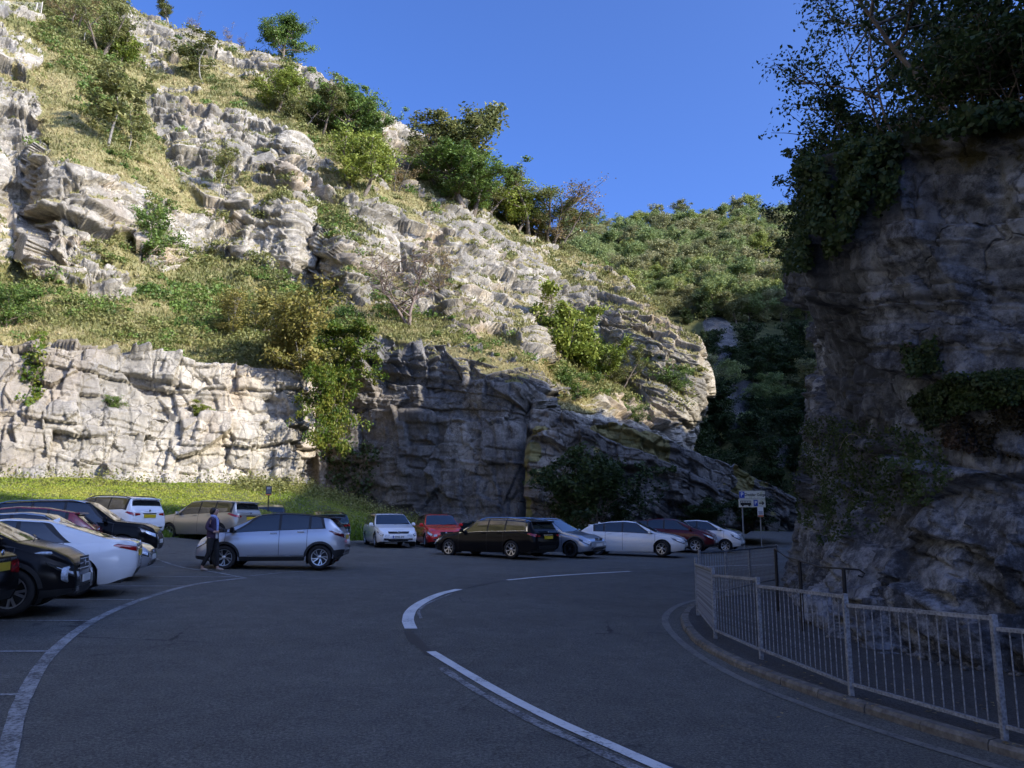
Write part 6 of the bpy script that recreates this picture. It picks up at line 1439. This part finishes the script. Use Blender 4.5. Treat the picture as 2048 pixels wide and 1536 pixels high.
def cars():
    # silver crossover crossing the car park
    sp = style('mono', 4.12, 1.78, 1.57, 2.61, .83, PAINT['silver'], R=.335, wheel='swirl', roof=PAINT['gloss_black'], clad=True, strip=True, mirror=PAINT['gloss_black'], tail=TAIL_DARK, spoiler=True, handle=CHROME, steer=.05, aerial=True, tl=(.46, 4.1, 5.6), kick=-.10)
    l, rz, sc = two_wheels(sp, (447, 1138), (638.5, 1141.5), 1); make_car('crossover_car', sp, 'silver crossover with black roof beside the walking person', l, rz, min(sc, 1.07), 'cars in the car park')
    # black estate
    sp = style('estate', 4.90, 1.86, 1.46, 2.97, .86, PAINT['black'], R=.325, wheel='seven', rails=CHROME, surround=CHROME, spoiler=True, tl=(.36, 4.0, 5.4))
    l, rz, sc = two_wheels(sp, (896, 1112.5), (1024, 1116), 1); make_car('estate_car', sp, 'black estate car with chrome window line and roof rails', l, rz, min(sc, 1.04), 'cars in the car park')
    # white hatchback
    sp = style('hatch', 4.46, 1.80, 1.45, 2.70, .92, PAINT['white'], R=.33, wheel='five', steer=-.35, spoiler=True, fin=True, grille=(.78, .50, .68), fplate=.50, hl=(.58, 3.6, 5.5))
    make_car('hatchback_car', sp, 'white hatchback with front wheels turned beside silver hatchback', seat(5.1, 34.6), math.radians(-17), 1.0, 'cars in the car park')
    # silver small estate with roof rails
    sp = style('estate', 4.20, 1.73, 1.47, 2.47, .82, PAINT['grey'], R=.31, wheel='dark', rails=CHROME, steer=-.1, grille=(.66, .62, .74), hl=(.50, 3.3, 5.5))
    f = gnd(1161, 1115); th = math.radians(-33); make_car('small_estate_car', sp, 'silver estate with dark wheels facing out behind black estate', seat(f[0] - 1.235 * math.cos(th), f[1] - 1.235 * math.sin(th)), th, 1.0, 'cars in the car park')
    # dark red crossover
    sp = style('mono', 4.16, 1.74, 1.56, 2.54, .84, PAINT['darkred'], R=.33, wheel='seven', clad=True, steer=0)
    f = gnd(1392, 1106.5); th = math.radians(-22); left = np.array([-math.sin(th), math.cos(th)]); make_car('crossover_car', sp, 'dark red crossover between the white hatchback and small white car', seat(f[0] - 1.27 * math.cos(th) + left[0] * .75, f[1] - 1.27 * math.sin(th) + left[1] * .75), th, 1.0, 'cars in the car park')
    # small white car
    sp = style('mono', 3.75, 1.66, 1.52, 2.36, .72, PAINT['white'], R=.30, wheel='seven', roof=None, grille=(.5, .74, .82))
    f = gnd(1452, 1106); th = math.radians(-24); left = np.array([-math.sin(th), math.cos(th)]); make_car('small_car', sp, 'small white car at the right end of the row', seat(f[0] - 1.18 * math.cos(th) + left[0] * .7, f[1] - 1.18 * math.sin(th) + left[1] * .7), th, 1.0, 'cars in the car park')
    # white estate, nose to the camera
    sp = style('estate', 4.77, 1.83, 1.48, 2.79, .88, PAINT['white'], R=.325, wheel='five', rails=ALLOY_DARK, grille=(.95, .60, .69), hlw=.22, hl=(.48, 3.4, 5.3), fplate=.46)
    f = gnd(789, 1095); th = math.radians(-71)
    r, c, pl = make_car('estate_car', sp, 'white estate car facing forward with chrome grille', seat(f[0] - 1.39 * math.cos(th), f[1] - 1.39 * math.sin(th)), th, 1.0, 'cars in the car park')
    q = pl.data.vertices[0].co; mx = max(v.co.x for v in pl.data.vertices); text_mesh('GD65 ZVJ', .098, INK, 'lettering', pl, (mx + .002, .025, .46), (PI / 2, 0, PI / 2), depth=.001, bold=.002)
    MB().box((mx + .002, -.235, .46), (.003, .045, .108)).build('plate_band', BLUE, pl)
    # red hatchback, nose to the camera
    sp = style('hatch', 4.2, 1.76, 1.50, 2.55, .84, PAINT['red'], R=.31, wheel='five', hl=(.55, 3.5, 5.9), bars=TRIM)
    f = gnd(886, 1095); th = math.radians(-74); make_car('hatchback_car', sp, 'bright red hatchback behind the nose of black estate', seat(f[0] - 1.27 * math.cos(th), f[1] - 1.27 * math.sin(th)), th, 1.0, 'cars in the car park')
    # dark green hatch half hidden
    sp = style('hatch', 4.1, 1.72, 1.50, 2.52, .80, PAINT['green'], R=.30, wheel='five', spoiler=True, tl=(.25, 4.2, 6.4))
    p = gnd(712, 1085); make_car('hatchback_car', sp, 'dark green hatchback hidden behind the tail of silver crossover', seat(p[0] - 1.0, p[1] - 2.2), math.radians(112), 1.0, 'cars in the car park')
    # grey car further back, only its roof shows
    sp = style('hatch', 4.3, 1.78, 1.52, 2.6, .84, PAINT['graphite'], R=.31, wheel='five')
    make_car('hatchback_car', sp, 'dark grey car whose roof shows between champagne and silver crossovers', (-12.4, 41.6, float(zg(-12.4, 41.6)) + .02), math.radians(104), 1.0, 'cars in the car park')
    # champagne crossover
    sp = style('suv', 4.37, 1.84, 1.64, 2.61, .88, PAINT['champ'], R=.34, wheel='five', clad=False, tl=(.52, 4.3, 6.2), tlw=.10, aerial=True, spoiler=True)
    make_car('crossover_car', sp, 'champagne crossover parked against the grass bank', seat(-12.75, 34.2), math.radians(158), 1.0, 'cars in the car park')
    # white compact off-roader seen from behind
    sp = style('suv', 4.18, 1.78, 1.61, 2.50, .82, PAINT['white'], R=.34, wheel='five', clad=True, rails=TRIM, aerial=True, spoiler=True, tl=(.30, 4.2, 5.7), tlw=.22)
    make_car('off_road_car', sp, 'white compact off-roader with dark rear window by the grass bank', seat(-14.9, 29.8), math.radians(158), 1.0, 'cars in the car park')
    # row of bays at left
    sp = style('suv', 4.5, 1.86, 1.66, 2.65, .92, PAINT['black'], R=.34, wheel='five', rails=CHROME)
    make_car('off_road_car', sp, 'black off-roader with long bonnet behind silver car in left bays', seat(-12.5, 23.4), math.radians(16), 1.0, 'cars in the left bays')
    sp = style('hatch', 4.2, 1.77, 1.53, 2.55, .84, m_paint('paint_wine', (0.24, 0.010, 0.014), 0, .25, .08), R=.31, wheel='five', spoiler=True)
    make_car('hatchback_car', sp, 'red hatchback showing roof and spoiler above white saloon', seat(-12.95, 21.0), math.radians(198), 1.0, 'cars in the left bays')
    sp = style('saloon', 4.87, 1.85, 1.48, 2.85, .95, PAINT['silver'], R=.33, wheel='five', grille=(.80, .48, .64), hl=(.66, 3.5, 5.5))
    make_car('saloon_car', sp, 'silver saloon with pointed headlights nosing out of left bays', seat(-10.6, 18.3), math.radians(17), 1.0, 'cars in the left bays')
    sp = style('saloon', 4.71, 1.85, 1.40, 2.81, .90, PAINT['audi'], R=.335, wheel='five', fin=True, tl=(.42, 4.2, 5.7), tlw=.26, kr=.26)
    make_car('saloon_car', sp, 'white fastback saloon with red tail light in the left bays', seat(-9.55, 15.2), math.radians(201), 1.0, 'cars in the left bays')
    sp = style('mono', 4.14, 1.77, 1.57, 2.53, .86, PAINT['black'], R=.345, wheel='five', clad=True, hl=(.42, 3.2, 4.4), grille=(.7, .62, .84), extra=juke_lamps)
    make_car('crossover_car', sp, 'black crossover with round lamps beside white saloon', seat(-8.95, 12.7), math.radians(17), 1.0, 'cars in the left bays')
    sp = style('saloon', 4.6, 1.80, 1.44, 2.75, .85, PAINT['black'], R=.32, wheel='five', tl=(.34, 3.4, 5.8), tlw=.30, rplate=.80)
    make_car('saloon_car', sp, 'black saloon cut off by the left edge, tail light and yellow plate showing', seat(-9.25, 10.6), math.radians(194), 1.0, 'cars in the left bays')
def juke_lamps(c, root):
    for sd in (1, -1):
        q = c.S(c.xF - .14, 3.4, sd); m = MB(); m.lathe([(.11, -.05), (.125, .03), (.105, .045), (.09, .02), (.001, .015)], 20, 'x', (q[0] + .02, q[1] - sd * .05, q[2])); m.build('round_lamp', LAMP, root, shade=True)
        q = c.S(c.xF - .50, 6.1, sd); m = MB(); m.box((q[0], q[1] - sd * .05, q[2] + .03), (.34, .10, .05)); m.build('wing_lamp', LAMP, root, bevel=.02)
cars()
# ------------------------------------------------------------------ the walking person
def skin_obj(name, chains, mat, parent, sub=2, root=0):
    """chains of (x, y, z, r) joined where points coincide -> smooth skinned mesh"""
    vs, rs, es, idx = [], [], [], {}
    for ch in chains:
        prev = None
        for x, y, z, r in ch:
            k = (round(x, 3), round(y, 3), round(z, 3))
            if k not in idx: idx[k] = len(vs); vs.append(k); rs.append(r)
            if prev is not None and prev != idx[k]: es.append((prev, idx[k]))
            prev = idx[k]
    me = bpy.data.meshes.new(name); me.from_pydata(vs, es, []); o = bpy.data.objects.new(name, me); COL.objects.link(o)
    md = o.modifiers.new('skin', 'SKIN'); md.use_smooth_shade = True
    for i, r in enumerate(rs):
        rr = r if hasattr(r, '__len__') else (r, r); me.skin_vertices[0].data[i].radius = rr; me.skin_vertices[0].data[i].use_root = (i == root)
    o.modifiers.new('sub', 'SUBSURF').levels = sub; o.modifiers['sub'].render_levels = sub
    bpy.context.view_layer.update(); m2 = bpy.data.meshes.new_from_object(o.evaluated_get(bpy.context.evaluated_depsgraph_get()))
    bpy.data.objects.remove(o); m2.materials.clear(); m2.materials.append(mat)
    for p in m2.polygons: p.use_smooth = True
    return link(name, m2, parent)
def person():
    p = gnd(421, 1142); r = empty('person', (p[0], p[1], float(zg(p[0], p[1]))), math.radians(-8), label='person in purple jacket and dark trousers walking past silver crossover', category='person')
    r.scale = (0.99,) * 3
    SKIN = m_plain('skin', (.42, .25, .18), .55); HAIR = m_plain('hair_dark', (.016, .011, .009), .6, var=.4); JACK = m_plain('jacket_purple', (.050, .030, .065), .85, var=.25); TROU = m_plain('trousers_black', (.010, .010, .012), .85, var=.3)
    SCARF = m_plain('scarf_blue', (.30, .36, .62), .8, var=.3, scale=40); SHIRT = m_plain('top_white', (.60, .60, .62), .8); SHOE = m_plain('shoes_pale', (.34, .27, .22), .6); BAG = m_plain('purse_dark', (.012, .011, .012), .5)
    pel, spi, che, nec = (0, 0, .93, .115), (0.0, 0, 1.08, .10), (.01, 0, 1.26, .115), (.015, 0, 1.42, .052)
    head = [nec, (.035, 0, 1.50, .062), (.045, 0, 1.575, .088), (.035, 0, 1.63, .070)]
    legL = [pel, (.01, .085, .88, .090), (.10, .088, .49, .058), (.13, .09, .10, .040), (.16, .09, .055, .036), (.28, .095, .035, .026)]
    legR = [pel, (-.01, -.085, .88, .090), (-.02, -.088, .48, .058), (-.20, -.09, .13, .040), (-.19, -.09, .075, .034), (-.07, -.095, .035, .026)]
    armL = [che, (0, .15, 1.355, .055), (-.06, .215, 1.12, .043), (.14, .16, 1.03, .032), (.20, .14, 1.04, .026)]
    armR = [che, (0, -.15, 1.355, .055), (-.07, -.215, 1.12, .043), (.13, -.17, 1.02, .032), (.19, -.15, 1.03, .026)]
    fingers = []
    for sd, w in ((1, (.20, .14, 1.04, .026)), (-1, (.19, -.15, 1.03, .026))):
        for k in range(4):
            z = w[2] + .026 - k * .018; L = (.062, .072, .066, .050)[k]; fingers.append([w, (w[0] + .045, w[1] - sd * .012, z, .011), (w[0] + .045 + L * .5, w[1] - sd * .030, z, .0085), (w[0] + .03 + L * .62, w[1] - sd * .055, z - .004, .0075)])
        fingers.append([w, (w[0] + .012, w[1] - sd * .030, w[2] + .024, .011), (w[0] + .042, w[1] - sd * .050, w[2] + .030, .009)])
    nose = [(.045, 0, 1.575, .088), (.140, 0, 1.565, .016)]
    skin_obj('body', [[pel, spi, che] + head[:1], head, legL, legR, armL, armR, nose] + fingers, SKIN, r)
    g = lambda c, k, a=0: [(x, y, z, q * k + a) for x, y, z, q in c]
    skin_obj('trousers', [[(0, 0, 1.02, .145), (0, 0, .93, .15)], [(0, 0, .93, .15)] + g(legL[1:4], 1.3), [(0, 0, .93, .15)] + g(legR[1:4], 1.3)], TROU, r)
    skin_obj('jacket', [[(0, 0, .80, .165), (0, 0, .92, .175), (0, 0, 1.09, .155), (.005, 0, 1.26, .155), (.012, 0, 1.385, .095)], [(.005, 0, 1.26, .155)] + g(armL[1:4], 1.35, .01), [(.005, 0, 1.26, .155)] + g(armR[1:4], 1.35, .01)], JACK, r)
    skin_obj('scarf', [[(.02, .06, 1.42, .045), (.085, .02, 1.40, .045), (.07, -.055, 1.42, .045), (-.03, -.06, 1.44, .045), (-.05, .03, 1.45, .045), (.0, .07, 1.43, .045)], [(.085, .02, 1.40, .045), (.135, -.03, 1.28, .04), (.15, -.05, 1.13, .034), (.155, -.05, 1.0, .03)]], SCARF, r)
    skin_obj('shirt_hem', [[(.15, -.06, 1.02, .035), (.165, -.07, .93, .038), (.15, -.07, .84, .03)]], SHIRT, r)
    skin_obj('hair', [[(.02, 0, 1.655, .085), (.0, 0, 1.60, .112), (-.035, 0, 1.53, .098), (-.045, 0, 1.46, .062)]], HAIR, r)
    for lg in (legL, legR):
        a, t = lg[4], lg[5]; skin_obj('shoe', [[(a[0] - .05, a[1], .05, .042), (a[0] + .03, a[1], .05, .042), (t[0], t[1], .036, .034), (t[0] + .04, t[1], .03, .022)]], SHOE, r)
    MB().box((.30, -.03, 1.055), (.15, .22, .10)).build('purse', BAG, None, bevel=.02)
    o = COL.objects[-1] if False else bpy.data.objects['purse']; M = Matrix.Translation(r.location) @ Matrix.Rotation(r.rotation_euler.z, 4, 'Z') @ Matrix.Scale(0.99, 4); o.matrix_world = M
    o['label'] = 'dark purse held in front of the walking person'; o['category'] = 'purse'
    for sd in (1, -1): MB().lathe([(.001, .012), (.010, .008), (.013, 0)], 8, 'x', (.122, sd * .032, 1.597)).build('eye', m_plain('eye_dark', (.02, .015, .012), .2), r)
person()
